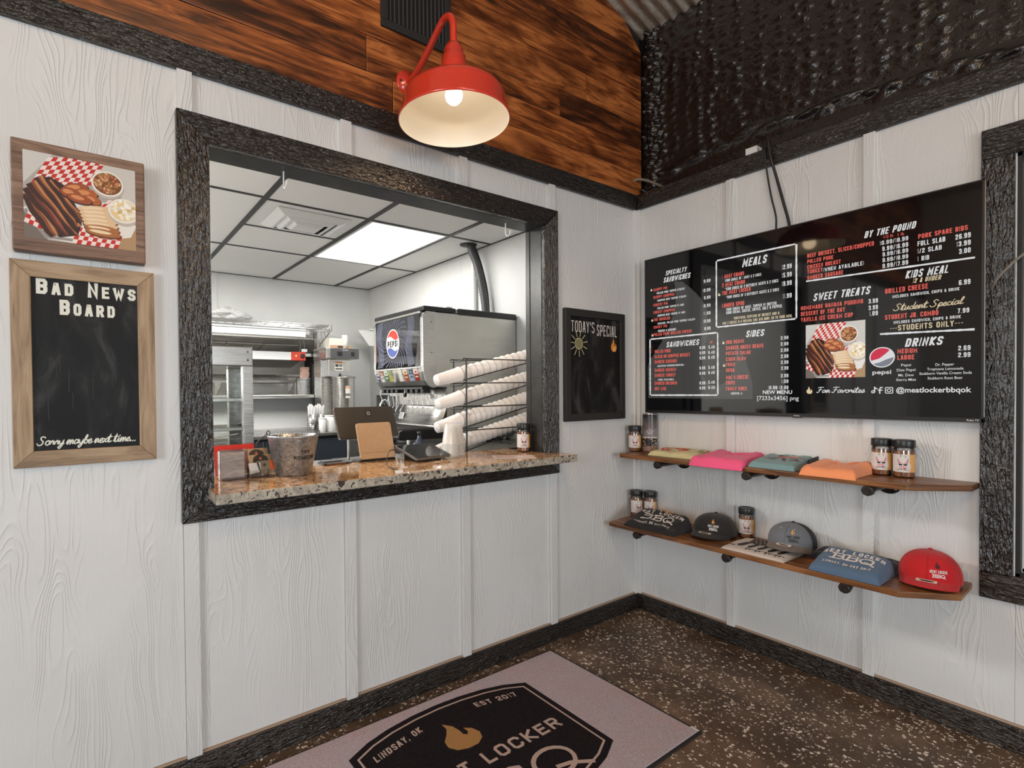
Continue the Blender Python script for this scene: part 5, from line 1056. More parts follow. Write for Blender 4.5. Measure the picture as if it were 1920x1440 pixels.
def merch(T, f, W_, D_, hat, flip=False, sub='LINDSAY, OK EST 2017', s=1.0, top_=0.0):
    wh = lin(226, 218, 212); a = Art(3)
    def arc(t, x0, x1, y, h, b): 
        n_ = len(t); 
        for i, ch in enumerate(t):
            q = (i+.5)/n_*2-1; xx = x0+(x1-x0)*i/n_
            if ch != ' ': a.caps(ch, xx, y-b*q*q, h, xx+(x1-x0)/n_*.72, wh, 1, .22)
    arc('MEAT LOCKER', W_*.06, W_*.97, D_*.68, D_*.13, D_*.10); a.bbq(W_*.22, D_*.36, D_*.27, W_*.84, wh, 1, .15)
    a.caps(sub, W_*.16, D_*.16, D_*.08, W_*.84, wh, 1, .22)
    if hat: c = lin(232, 168, 50); a.ellipse(W_*.55, D_*.87, W_*.15, D_*.04, c, 1); a.poly([(W_*.48, D_*.89), (W_*.52, D_*.95), (W_*.575, D_*.985), (W_*.60, D_*.93), (W_*.63, D_*.89)], c, 2)
    a.build('printed_logo', f, 'printed', T, eps=.0003)
T, P, tp = folded('folded_shirt', 'black folded shirt with white lettering and yellow flame, lower shelf', -.165, -.338, -.150, -.455, ZBt, .098, .018, fm['black'], .006, 3); merch(T, shirt_map(P, .305, .173), .305, .173, True)
T, P, tp = folded('folded_shirt', 'oatmeal folded shirt with flag print under the grey cap', -.085, -.335, -.690, -.965, ZBt, .018, .016, fm['cream'], .0015, 9)
a = Art(5); W_, D_ = .275, .25; f = shirt_map(P, W_, D_); dk = lin(52, 46, 42)
a.poly([(.055, .23), (.23, .238), (.235, .135), (.20, .125), (.16, .135), (.10, .13), (.062, .15)], dk, 1)
for i in range(9):
    for j in range(4): a.ellipse(.066+.019*i+(.008 if j % 2 else 0), .222-.022*j, .0042, .0055, lin(200, 176, 160), 2, 5)
for i, (u0, u1) in enumerate(((.050, .075), (.098, .118), (.140, .160), (.185, .205), (.225, .245))):
    a.poly([(u0+.008, .145), (u1+.004, .14), (u1-.004, .070), ((u0+u1)/2-.004, .052), (u0-.006, .075)], dk, 1)
for i in range(12): x = .10+.014*i; a.poly([(x, .04), (x+.006, .012+.01*(i % 3)), (x+.012, .045)], dk, 1)
a.ellipse(.028, .056, .016, .006, dk, 1); a.build('flag_print', f, 'printed', T, eps=.0003)
T, P, tp = folded('folded_shirt', 'dark folded cloth lying beneath and behind blue shirt', -.020, -.148, -1.000, -1.300, ZBt, .040, .030, fm['navy'], .004, 14)
T, P, tp = folded('folded_shirt', 'slate blue folded shirt with white lettering, lower shelf', -.150, -.338, -1.062, -1.298, ZBt, .082, .034, fm['blue'], .003, 4); merch(T, shirt_map(P, .236, .188), .236, .188, False)
# ---- caps
def make_cap(label, loc, rz, front, back, brim, emb, fl, txt, sc=1.0, h=.118, sticker=True):
    T = thing('trucker_cap', label, 'cap', loc, rz, 'caps for sale on the lower shelf', local=True)
    rx, ry = .094*sc, .098*sc
    def C(an, t, d=0):
        k = max(0.0, 1-t**2.5)**.44; fr = max(0, math.cos(an)); rad = k*(1+.06*fr*t*(1-t)*4)
        zz = h*t*(1+.10*fr*(1-t)*t*2); lean = .018*t*t*(0)+.010*(1-k)
        return Vector((-(rx*rad+d)*math.cos(an)+lean, (ry*rad+d)*math.sin(an), zz+.010+d*t))
    FA = math.radians(68); n_ = 40
    for a0, a1, nm, mt in ((-FA, FA, 'crown_front', front), (FA, 2*PI-FA, 'crown_back', back)):
        m = MB(); m.grid(lambda u, v: C(a0+(a1-a0)*u, min(.999, 1-(1-v)**1.6)), n_, 22); m.build(nm, mt, T, solid=-.0015)
    m = MB()
    for a_ in (0, FA, -FA): m.tube([C(a_, t/14, .0006) for t in range(0, 14)], .0008, 5)
    m.build('seam', front, T)
    m = MB(); m.sphere((.010, 0, h+.012), .0075, 12, 8, 0, (1, 1, .6)); m.build('top_button', back, T)
    L_ = .064*sc
    def B(s_, q):
        a_ = s_*math.radians(72); x = -rx*math.cos(a_)-L_*q*(math.cos(s_*1.25))**.7; y = ry*math.sin(a_)*(1-.04*q); 
        return Vector((x+.004, y, .030*(1-.55*s_*s_)-.016*q))
    m = MB(); m.grid(lambda u, v: B(2*u-1, v), 36, 12); m.build('brim', brim, T, solid=.0028)
    m = MB(); m.tube([B(-1+i/12, 1)+Vector((0, 0, -.0014)) for i in range(25)], .0019, 6); m.build('brim_edge', brim, T)
    if sticker:
        a = Art(1); a.rect(-.020, 0, .020, .018, lin(222, 206, 190), 1); a.poly([(-.015, .006), (-.008, .012), (.008, .012), (.015, .006), (.012, .004), (-.012, .004)], lin(60, 48, 40), 2); a.rect(-.016, .001, .016, .0035, lin(236, 228, 220), 2)
        a.build('size_sticker', lambda u, v, d: B(-u/(.08*sc), .20+v/L_)+Vector((0, 0, .0032+d)), 'printed', T, eps=.0002)
    a = Art(2); a.flame(.024, .070, .015, .022, fl, 1); a.ellipse(.033, .0755, .0028, .0045, tuple(min(1, c*.35) for c in fl), 2, 10); a.caps('MEAT LOCKER', .008, .0555, .0095, .058, txt, 1, .22); a.bbq(.015, .040, .012, .051, txt, 1, .18)
    a.build('embroidered_logo', lambda u, v, d: C(-u/ry, max(.02, (v-.010)/h), .0012+d), 'printed', T, eps=.0002)
    if emb:
        m = MB()
        for a_, t in ((-.42, .80), (.42, .80)): m.sphere(tuple(C(a_, t, .0008)), .0022, 8, 6)
        m.build('eyelets', 'white_plastic', T)
    return T
wht = lin(228, 224, 220)
cb = fabric('charcoal_black_twill', (.016, .014, .013)); cg = fabric('heather_grey_twill', (.15, .16, .18)); cbr = fabric('brown_grey_twill', (.15, .112, .09)); cm = speckled('black_cap_mesh', (.008, .008, .009), (.022, .022, .024), 700, .7); cr = fabric('red_twill', (.56, .008, .012)); 
make_cap('black cap with white and gold logo on lower shelf', (-.125, -.556, ZBt+.002), .05, cb, cb, cb, False, lin(226, 160, 84), wht, 1.03, .100)
make_cap('grey-front cap with black mesh and brown brim, atop oatmeal shirt', (-.118, -.915, ZBt+.024), .05, cg, cm, cbr, True, lin(226, 170, 100), lin(24, 24, 26), .98, .100)
make_cap('bright red cap at right end of the lower shelf', (-.118, -1.396, ZBt+.002), .12, cr, cr, cr, False, lin(70, 10, 12), wht, .96, .112)

# ================================================================ ON THE GRANITE
# ---- tip pail
bx_, by_ = -2.124, .108; T = thing('tip_pail', 'galvanised metal tip pail with lettering on granite counter', 'pail', (bx_, by_, zc), 0)
m = MB(); m.lathe([(0, .0), (.069, .0), (.0705, .003), (.099, .152), (.1005, .156), (.1000, .160), (.0975, .158), (.068, .008), (0, .006)], (bx_, by_, zc), 48); m.build('pail_body', 'bucket', T)
dirL = Vector((-.62, .30, 0)).normalized(); 
for s_ in (1, -1):
    c = Vector((bx_, by_, zc+.156))+dirL*.098*s_; m = MB(); m.tube([c+Vector((0, 0, .012))+Vector((dirL.x*math.cos(t)*.007, dirL.y*math.cos(t)*.007, math.sin(t)*.010)) for t in [2*PI*i/14 for i in range(15)]], .0022, 6, 0, False); m.build('handle_ear', 'dark_grey', T)
c0_ = Vector((bx_, by_, zc+.166)); pr_ = Vector((-dirL.y, dirL.x, 0)); hd = [c0_+dirL*.100*math.cos(t)+(-pr_*.55*0+dirL*.040*math.sin(t))*1+Vector((0, 0, -.075*math.sin(t)))-pr_*.085*math.sin(t)+dirL*.085*math.sin(t) for t in [PI*i/20 for i in range(21)]]
m = MB(); m.tube(smooth_path(hd, 3), .0024, 8); m.build('wire_handle', 'dark_grey', T)
fa = math.atan2(-1.988-by_, -2.822-bx_)
def pail_map(u, v, d): r = .0705+(.099-.0705)*(v/.152)+.0008+d; an = fa+.10+u/.088; return (bx_+r*math.cos(an), by_+r*math.sin(an), zc+v)
a = Art(3); a.caps('TIPS', .020, .091, .012, .058, lin(14, 13, 13), 1, .19); a.caps('PITMASTER', -.008, .066, .015, .086, lin(14, 13, 13), 1, .19); a.build('lettering', pail_map, 'printed', T, eps=.0002)
# ---- clear holders, cards
T = thing('acrylic_holder', 'clear acrylic box holder at left end of counter', 'holder', (-2.355, .14, zc), .0)
m = MB(); x0, x1, y0, y1 = -2.405, -2.305, .105, .150
for a_ in ((x0, x1, y0, y0+.004, zc, zc+.112), (x0, x1, y1-.004, y1, zc, zc+.112), (x0, x0+.004, y0, y1, zc, zc+.112), (x1-.004, x1, y0, y1, zc, zc+.112), (x0, x1, y0, y1, zc, zc+.005), (x0, x1, y0, y1, zc+.108, zc+.112)): m.box(*a_)
m.build('clear_box', 'clear', T, bevel=.003)
m = MB(); m.box(x0-.012, x0+.01, y1+.03, y1+.034, zc, zc+.10); m.box(x0-.012, x1+.02, y1+.03, y1+.034, zc, zc+.004); m.build('back_stand', 'clear', T)
m = MB(); m.box(x0+.008, x1-.007, y0+.012, y1-.007, zc+.006, zc+.104); tag(m.build('paper_napkins', speckled('pinkish_napkin', (.60, .42, .32), (.78, .72, .68), 30, .8, sc=(1, 1, 6)), bevel=.006, origin=(-2.355, .125, zc+.03)), 'pinkish paper napkins inside the clear acrylic box', 'napkins')
m = MB(); m.box(-.080, .080, -.001, .001, 0, .122); tag(m.build('red_leaflet', plain('red_card', (.68, .025, .015), .5), loc=(-2.318, .232, zc+.002), rot=(-.25, 0, .06)), 'plain red leaflet leaning behind acrylic holder', 'leaflet')
T = thing('card_holder', 'clear tiered card holder between acrylic box and pail', 'holder', (-2.235, .15, zc))
m = MB(); hx0, hx1 = -2.300, -2.222
for k in range(3): m.box(hx0, hx1, .112+.034*k, .1145+.034*k, zc, zc+.028+.026*k)
m.box(hx0, hx1, .112, .215, zc, zc+.004); m.prism([(.112, zc), (.215, zc), (.215, zc+.09), (.112, zc+.028)], 0, hx0, hx0+.003); m.prism([(.112, zc), (.215, zc), (.215, zc+.09), (.112, zc+.028)], 0, hx1-.003, hx1); m.build('tiered_tray', 'clear', T)
def card(name, lab, x, y, z, w_, h_, mat, art=None, rx=-.35):
    T = thing(name, lab, 'card', (x, y, z), 0, 'cards in the clear card holder', local=True); T.rotation_euler = (rx, 0, .03)
    m = MB(); m.box(-w_/2, w_/2, -.0015, .0015, 0, h_); m.build('card_stock', mat, T)
    if art: a = Art(2); art(a); a.build('printed_emblem', lambda u, v, d: (u, -.0017-d, v), 'printed', T, eps=.0002)
def emb(a): a.ellipse(0, .036, .030, .022, lin(58, 44, 38), 1, 24, 0, 0, PI); a.rect(-.030, .026, .030, .036, lin(58, 44, 38), 1); a.flame(-.006, .036, .012, .014, lin(220, 110, 70), 2)
card('business_card', 'kraft card with dark emblem in rear slot of holder', -2.247, .186, zc+.046, .092, .062, 'kraft', emb)
card('business_card', 'kraft card with dark emblem in middle slot of holder', -2.240, .153, zc+.028, .092, .058, 'kraft', emb)
card('business_card', 'olive and orange card in front slot of holder', -2.222, .120, zc+.012, .080, .052, plain('olive_card', (.25, .20, .13), .6), lambda a: (a.rect(.008, .012, .040, .052, lin(214, 96, 30), 1), a.ellipse(-.012, .034, .007, .007, lin(80, 66, 46), 1)))
card('business_card', 'white card with dark corner in front slot of holder', -2.272, .117, zc+.008, .044, .050, 'paper', lambda a: (a.poly([(-.022, 0), (.022, 0), (.022, .012), (-.022, .006)], lin(40, 36, 34), 1), a.poly([(.008, .05), (.016, .05), (.022, .012), (.016, .012)], lin(70, 56, 50), 1)))
# ---- payment tablet with kraft back, register display, small tablet
T = thing('tablet_computer', 'tan-backed tablet leaning on counter behind register edge', 'tablet', (-1.655, .275, zc), .02, local=True)
def rrect(w_, h_, r, n=6):
    P = []
    for cx, cy, a0 in ((w_/2-r, h_-r, 0), (-w_/2+r, h_-r, PI/2), (-w_/2+r, r, PI), (w_/2-r, r, 1.5*PI)):
        P += [(cx+r*math.cos(a0+PI/2*i/n), cy+r*math.sin(a0+PI/2*i/n)) for i in range(n+1)]
    return P
R_ = Matrix.Rotation(-.30, 4, 'X')
m = MB(); m.prism(rrect(.188, .178, .012), 1, -.004, .004, xf=R_); m.build('tan_cover', 'kraft', T, loc=(0, -.004, .010))
m = MB(); m.prism(rrect(.182, .170, .010), 1, .0042, .0075, xf=R_); m.build('screen', 'black_gloss', T, loc=(0, -.004, .012))
m = MB(); m.box(-.085, .085, -.0048, -.0042, .030, .031, xf=R_); m.build('cover_crease', plain('tan_crease', (.36, .21, .11), .6), T, loc=(0, -.004, .010))
m = MB(); m.prism([(-.012, 0), (.075, 0), (.075, .006), (.03, .012), (-.012, .008)], 0, -.105, .09); m.build('stand_base', 'black', T, bevel=.002)
T = thing('register_display', 'bronze grey register display with square logo seen from behind', 'monitor', (-1.575, .52, .985), .03, local=True)
R_ = Matrix.Rotation(.0, 4, 'X')
def rq(b0, b1, t0, t1, r=.014): return None
m = MB(); Pq = [(-.200, 0), (.142, .0), (.196, .168), (-.156, .170)]
def roundpoly(P, r, n=5):
    out = []
    for i in range(len(P)):
        p = Vector(P[i]); a_ = (Vector(P[i-1])-p).normalized(); b = (Vector(P[(i+1) % len(P)])-p).normalized()
        for k in range(n+1): t = k/n; out.append(tuple((1-t)**2*(p+a_*r)+2*t*(1-t)*p+t*t*(p+b*r)))
    return out
m.prism([(x, z) for x, z in roundpoly([(-.178, 0), (.178, 0), (.178, .178), (-.178, .178)], .016)], 1, -.006, .010, xf=Matrix.Rotation(-.42, 4, 'X') @ Matrix.Rotation(.0, 4, 'Y')); m.build('display_back', 'space_grey', T, loc=(0, 0, .125), bevel=.003)
a = Art(2); a.poly(roundpoly([(-.017, -.017), (.017, -.017), (.017, .017), (-.017, .017)], .006), lin(20, 18, 18), 1); a.poly(roundpoly([(-.011, -.011), (.011, -.011), (.011, .011), (-.011, .011)], .003), lin(150, 134, 122), 2); a.poly(roundpoly([(-.004, -.004), (.004, -.004), (.004, .004), (-.004, .004)], .002), lin(20, 18, 18), 3)
a.build('square_logo', lambda u, v, d: Matrix.Rotation(-.42, 4, 'X') @ Vector((u+.018, -.0066-d, .138+v)), 'printed', T, eps=.0003).location = (0, 0, .125)
m = MB(); m.tube([(-.11, .03, .0), (-.11, .03, .16)], .007, 12); m.tube([(.0, .06, .0), (.0, .05, .20)], .016, 12); m.build('stand_post', 'chrome', T)
m = MB(); m.box(-.16, .12, -.02, .14, 0, .014); m.build('stand_base', 'dark_grey', T, bevel=.004)
T = thing('card_reader_tablet', 'small black tablet on stand facing customers at counter edge', 'tablet', (-1.462, .165, zc), .12, local=True)
R_ = Matrix.Rotation(.0, 4, 'Z') @ Matrix.Rotation(.28, 4, 'X')
m = MB(); m.prism(roundpoly([(-.105, -.075), (.115, -.075), (.115, .10), (-.105, .10)], .012), 2, 0, .010, xf=R_); m.build('frame', plain('grey_bezel', (.24, .23, .225), .35, .6), T, loc=(0, 0, .030))
m = MB(); m.prism(roundpoly([(-.101, -.071), (.111, -.071), (.111, .096), (-.101, .096)], .010), 2, .010, .0115, xf=R_); m.build('screen', 'black_gloss', T, loc=(0, 0, .030))
m = MB(); m.prism([(-.06, 0), (.08, 0), (.08, .036), (-.06, .008)], 0, -.06, .06); m.build('wedge_base', 'black', T, bevel=.002)
m = MB(); m.tube([(.005, .13, .0), (.005, .13, .085)], .008, 12); m.lathe([(.022, 0), (.020, .006), (.009, .012)], (.005, .13, 0), 20); m.build('chrome_post', 'chrome', T)
cable('charging_cable', [(-1.560, .235, zc+.03), (-1.60, .21, zc+.052), (-1.655, .16, zc+.055), (-1.70, .10, zc+.030), (-1.725, .05, zc+.004), (-1.735, -.02, zc+.003), (-1.76, -.09, zc+.003)], .0022, 'cable', 'thin dark charging cable curling beside tan tablet')
m = MB(); m.box(-.019, .019, -.0005, .0005, 0, .014, xf=Matrix.Rotation(-.5, 4, 'X')); tag(m.build('price_tag', 'paper', loc=(-1.777, -.150, zc+.001), rot=(0, 0, .02)), 'tiny blank white tag on front edge of granite', 'tag')
T = thing('menu_sheet', 'printed paper menu lying flat on granite at right', 'paper', (-1.06, -.04, zc+.0005), -.62, local=True)
m = MB(); m.box(-.105, .105, -.075, .075, 0, .0006); m.build('sheet', plain('pinkish_paper', (.62, .50, .45), .35), T)
a = Art(4); rr = random.Random(2)
for i in range(6): a.stroke([(-.085, .055-.02*i), (-.085+rr.uniform(.08, .16), .055-.02*i)], .006, lin(190, 110, 96) if i % 3 == 0 else lin(176, 150, 138), 1)
a.build('printed_lines', lambda u, v, d: (u, v, .0007+d), 'printed', T, eps=.0001)
T = thing('phone_dock', 'flat black dock with orange-brown edge beside the pail', 'dock', (-1.845, .30, zc), .02, local=True)
m = MB(); m.box(-.095, .030, -.045, .03, .0, .010); m.build('base', 'black', T, bevel=.002)
m = MB(); m.box(-.080, .015, -.046, -.040, .0025, .0075); m.build('copper_strip', plain('copper_strip', (.30, .13, .07), .3, .6), T)
m = MB(); m.box(-.085, .005, -.02, .03, .010, .016); m.box(.03, .05, -.03, .0, 0, .006); m.build('cradle', 'dark_grey', T, bevel=.001)
# ---- nested portion cups, upside down
pc = MB(); pc.lathe([(0, .100), (.029, .100), (.0305, .098), (.044, .006), (.0475, .0045), (.0475, 0), (.044, 0)], (0, 0, 0), 28)
c0p = pc.build('portion_cup', 'translucent'); tag(c0p, '', 'cup'); first = True
for si, (px, py, n_, lab) in enumerate(((-1.300, .165, 11, 'left nested stack of upside-down translucent cups on granite'), (-1.222, .225, 10, 'right nested stack of upside-down translucent cups on granite'))):
    for k in range(n_):
        o = c0p if first else c0p.copy()
        if not first: COL.objects.link(o)
        first = False; o.location = (px, py, zc+.0003+.0066*k); o['group'] = 'cups of the '+lab
        o['label'] = ('bottom cup of the ' if k == 0 else 'topmost cup of the ' if k == n_-1 else 'middle cups of the ')+lab
# ================================================================ KITCHEN
m = MB(); m.box(-4.1, -.001, .114, 3.519, .001, .004); structure(m.build('floor_kitchen', plain('pale_bounce_floor', (.60, .59, .57), .5)))  # unseen floor sheet, made pale to bounce light up into the kitchen
# ---- ceiling light panel and supply diffuser
T = thing('ceiling_light', 'bright square-edged light panel in kitchen drop ceiling', 'ceiling light', (-.832, 1.863, KZ))
m = MB(); m.box(-1.138, -.526, 1.312, 2.414, KZ-.004, KZ-.0005); m.build('lit_panel', 'panel', T)
m = MB()
for a_ in ((-1.150, -1.138, 1.302, 2.424), (-.526, -.514, 1.302, 2.424), (-1.138, -.526, 1.302, 1.312), (-1.138, -.526, 2.414, 2.424)): m.box(a_[0], a_[1], a_[2], a_[3], KZ-.007, KZ)
m.build('frame', 'white_metal', T)
T = thing('air_diffuser', 'white square louvred air diffuser in kitchen ceiling', 'vent', (-1.535, 1.57, KZ))
dx0, dx1, dy0, dy1 = -1.855, -1.205, 1.305, 1.840; ccx, ccy = (dx0+dx1)/2, (dy0+dy1)/2
m = MB(); m.box(dx0, dx1, dy0, dy1, KZ-.002, KZ-.0008); m.build('face_plate', 'white_metal', T)
m = MB(); m.box(ccx-.19, ccx+.19, ccy-.15, ccy+.15, KZ-.0035, KZ-.0022); m.build('dark_throat', 'dark_grey', T)
for k, (s0, s1, zz0, zz1) in enumerate(((.78, .60, -.004, -.034), (.60, .44, -.010, -.044), (.42, .26, -.016, -.052))):
    m = MB(); hx, hy = (dx1-dx0)/2, (dy1-dy0)/2
    ring = lambda s_, z_: [(ccx+a*hx*s_, ccy+b*hy*s_, KZ+z_) for a, b in ((-1, -1), (1, -1), (1, 1), (-1, 1))]
    A_, B_ = ring(s0, zz0), ring(s1, zz1); A2, B2 = ring(s0-.03, zz0), ring(s1-.05, zz1)
    for i in range(4):
        j = (i+1) % 4; m.add([A_[i], A_[j], B_[j], B_[i]], [(0, 1, 2, 3)]); m.add([B_[i], B_[j], B2[j], B2[i]], [(0, 1, 2, 3)])
    m.build('louvre_cone', 'white_metal', T, solid=.002)
m = MB(); m.box(ccx-.075, ccx+.075, ccy-.06, ccy+.06, KZ-.053, KZ-.051); m.build('centre_plate', 'white_metal', T)
# ---- counters
def table(name, label, x0, x1, y0, y1, z, mat_top, mat_base, cat='counter', th=.03):
    T = thing(name, label, cat, ((x0+x1)/2, (y0+y1)/2, 0)); m = MB(); m.box(x0, x1, y0, y1, z-th, z); m.build('worktop', mat_top, T, bevel=.004)
    m = MB(); m.box(x0+.02, x1-.02, y0+.03, y1-.02, .09, z-th); m.build('cabinet_body', mat_base, T)
    for x in (x0+.06, x1-.06):
        for y in (y0+.07, y1-.07): m = MB(); m.tube([(x, y, .004), (x, y, .09)], .02, 10); m.build('leg', 'steel_dark', T)
    return T
ZS = .982
table('steel_counter', 'stainless work counter directly behind granite ledge', -2.44, -1.02, .300, .76, ZS, 'steel', 'steel_dark')
table('steel_counter', 'stainless side counter under drink dispenser and cup rack', -1.015, -.085, .300, 2.15, ZS, 'steel', 'steel_dark')
T = table('steel_counter', 'far stainless counter along kitchen back wall with brewer', -2.70, -.085, 2.62, 3.515, .985, 'steel', plain('blue_black_cabinet', (.022, .026, .034), .35))
m = MB(); m.box(-2.68, -.10, 2.638, 2.645, .25, .93); m.build('front_panel', plain('blue_black_panel', (.03, .036, .046), .25), T)
for x in (-1.55, -1.12): m = MB(); m.box(x-.004, x+.004, 2.630, 2.638, .25, .93); m.build('panel_seam', 'steel_dark', T)
# ---- pass-through shelf, posts, wire shelf
T = thing('pass_shelf', 'stainless shelf and post of the pass-through opening', 'shelf', (-1.6, 3.45, PZ0))
m = MB(); m.box(-2.9, -.640, 3.30, 3.519, PZ0+.005, PZ0+.035); m.build('shelf_board', 'steel', T, bevel=.004)
m = MB(); m.box(-.752, -.655, 3.40, 3.515, PZ0+.036, 2.02); m.build('post', 'steel', T, bevel=.004)
m = MB(); m.prism([(3.33, PZ0+.004), (3.515, PZ0+.004), (3.515, PZ0-.12)], 0, -.70, -.694); m.build('bracket', 'steel', T)
T = thing('wire_shelf', 'chrome wire shelf mounted high on kitchen back wall', 'shelf', (-1.7, 3.3, 2.03))
m = MB(); zz = 2.030
for y in [3.06+.0265*i for i in range(17)]: m.tube([(-2.95, y, zz), (-.745, y, zz)], .0024, 6)
for x in [-2.9+.17*i for i in range(13)]: m.tube([(x, 3.05, zz-.005), (x, 3.50, zz-.005)], .0032, 6)
for y in (3.05, 3.50): m.tube([(-2.95, y, zz+.006), (-.74, y, zz+.006)], .0042, 6); m.tube([(-2.95, y, zz-.038), (-.74, y, zz-.038)], .0042, 6)
zg = []
for i in range(60): zg.append((-2.95+2.2*i/59, 3.05, zz+.006 if i % 2 else zz-.038))
m.tube(zg, .003, 6); m.tube([(-.742, 3.05, zz+.006), (-.742, 3.50, zz+.006)], .0042, 6); m.tube([(-.742, 3.05, zz-.038), (-.742, 3.50, zz-.038)], .0042, 6); m.build('wire_deck', 'chrome', T)
m = MB(); m.tube([(-.735, 3.05, zz-.035), (-.735, 3.505, zz-.215)], .006, 8)
for i in range(5):
    y0 = 3.08+.085*i; m.tube([(-.735, y0, zz-.038), (-.735, y0+.045, zz-.035-.18*(y0+.045-3.05)/.455)], .0035, 6); m.tube([(-.735, y0+.045, zz-.035-.18*(y0+.045-3.05)/.455), (-.735, y0+.085, zz-.038)], .0035, 6)
m.build('truss_bracket', 'steel', T)
m = MB(); m.tube([(-.742, 3.055, zz-.05), (-.742, 3.055, zz+.018)], .012, 12); m.build('end_post', 'steel_dark', T)
m = MB(); m.box(-.752, -.725, 3.495, 3.519, 1.80, zz+.02); m.build('wall_standard', 'steel', T)
bagm = MB()
def bagf(u, v):
    th = 2*PI*u; ph = PI*v; n_ = mnoise.noise(Vector((math.cos(th)*2.2, math.sin(th)*2.2, ph*1.7)))*.045+mnoise.noise(Vector((math.cos(th)*5, math.sin(th)*5, ph*5+4)))*.022
    return (-1.66+(.17+n_)*math.sin(ph)*math.cos(th), 3.24+(.10+n_)*math.sin(ph)*math.sin(th), zz+.062-(.052+n_*.6)*math.cos(ph)+.03*math.sin(ph)*math.cos(th+2.6)*(1 if math.cos(th) < 0 else 0))
bagm.grid(bagf, 40, 22); tag(bagm.build('plastic_bag', 'bag', origin=(-1.66, 3.24, zz)), 'crumpled translucent plastic bag lying on wire shelf', 'bag')
T = thing('heat_lamp', 'long white light channel under the wire shelf', 'lamp', (-1.9, 3.12, 1.93))
m = MB(); m.box(-2.9, -1.000, 3.06, 3.13, 1.968, 2.005); m.build('upper_channel', 'white_metal', T, bevel=.003)
m = MB(); m.box(-2.9, -1.005, 3.055, 3.135, 1.905, 1.962); m.build('lower_channel', 'white_metal', T, bevel=.003)
m = MB(); m.box(-1.0, -.96, 3.07, 3.125, 1.93, 1.99); m.build('end_bracket', 'steel', T)
T = thing('heat_lamp', 'white heat strip with red switch hanging in pass-through', 'lamp', (-1.3, 3.33, 1.73))
m = MB(); m.box(-2.9, -1.078, 3.28, 3.36, 1.690, 1.772); m.build('strip_housing', 'white_metal', T, bevel=.004)
m = MB(); m.box(-1.078, -.930, 3.275, 3.362, 1.688, 1.776); m.build('switch_panel', 'red_plastic', T, bevel=.003)
m = MB(); m.lathe([(0, .018), (.020, .016), (.024, 0), (0, 0)], (0, 0, 0), 20, xf=Matrix.Translation((-.962, 3.274, 1.733)) @ Matrix.Rotation(PI/2, 4, 'X')); m.build('knob', 'black', T)
m = MB(); m.sphere((-1.03, 3.273, 1.735), .007, 10, 8); m.build('pilot_lamp', 'led', T)
for x in (-.985, -.94): m = MB(); m.tube(smooth_path([(x, 3.31, 1.776), (x+.012, 3.31, 1.84), (x-.008, 3.29, 1.92), (x, 3.2, 1.985)], 4), .0025, 6); m.build('hanging_chain', 'steel_dark', T)
m = MB(); m.box(-.975, -.915, 3.270, 3.272, 1.776, 1.806); m.build('paper_tag', 'paper', T)
m = MB(); m.box(-.928, -.752, 3.33, 3.355, 1.735, 1.765); m.build('end_arm', 'steel', T)
M_['steel_hood'] = steel('satin_steel_cladding', (.62, .60, .57), .5, (1, 1, 4), 4)
# ---- cookline beyond the opening
T = thing('exhaust_hood', 'stainless exhaust hood seen through pass-through', 'hood', (-1.6, 4.9, 1.8))
m = MB(); m.prism([(4.0, 2.62), (4.0, 2.05), (4.12, 2.0), (5.5, 1.72), (5.5, 2.62)], 0, -3.6, -.35); m.build('canopy', 'steel_hood', T)
m = MB(); m.prism([(3.98, 1.98), (4.02, 1.98), (4.02, 2.06), (3.98, 2.06)], 0, -3.6, -.35); m.build('front_lip', 'steel', T)
for i in range(4): x = -2.3+.42*i; m = MB(); m.prism([(4.35, 1.938), (5.3, 1.745), (5.3, 1.752), (4.35, 1.945)], 0, x, x+.40); m.build('grease_filter', 'steel_hood', T)
m = MB(); m.box(-3.8, -.15, 5.5, 5.52, .004, 2.61)
for x in (-1.95, -1.62, -1.25, -.9): m.box(x-.006, x+.006, 5.485, 5.5, .6, 2.61)
tag(m.build('steel_wall_panel', 'steel_hood'), 'stainless cladding behind the cookline under hood', 'wall panel')
T = thing('cookline_shelf', 'tilted stainless tray shelf seen through pass-through', 'shelf', (-1.15, 4.0, 1.48))
m = MB(); m.prism([(3.86, 1.470), (3.86, 1.490), (4.30, 1.575), (4.30, 1.555)], 0, -1.75, -.93); m.build('tray_deck', 'steel', T, bevel=.002)
m = MB(); m.box(-.93, -.72, 3.9, 4.28, 1.545, 1.565); m.build('side_deck', 'steel', T)
m = MB(); m.prism([(3.9, 1.47), (4.25, 1.56), (4.25, 1.30)], 0, -1.62, -1.615); m.prism([(3.9, 1.55), (4.25, 1.56), (4.25, 1.34)], 0, -.80, -.795); m.build('brace', 'steel', T)
T = thing('holding_cabinet', 'stainless appliance box standing below tray shelf', 'appliance', (-1.0, 4.5, .004))
m = MB(); m.box(-1.25, -.66, 4.34, 5.0, .004, 1.50); m.build('cabinet_body', 'steel', T, bevel=.03)
m = MB(); m.box(-1.18, -.74, 4.333, 4.341, 1.0, 1.44); m.build('door', 'steel_side', T)
T = thing('order_pads', 'pink order pads stacked on pass-through shelf', 'notepads', (-.89, 3.42, 1.50)); m = MB()
m = MB(); m.box(-.945, -.835, 3.40, 3.50, PZ0+.2, PZ0+.215); m.build('ledge', 'steel', T)
for i in range(6): m = MB(); m.box(-.925+.006*(i % 2), -.852+.004*(i % 3), 3.405, 3.47, PZ0+.216+.019*i, PZ0+.2335+.019*i); m.build('pad', plain('pink_paper_%d' % i, (.60-.02*(i % 3), .36, .29), .8), T)
m = MB(); m.box(-.945, -.835, 3.42, 3.50, PZ0+.036, PZ0+.2); m.build('riser', 'steel', T)
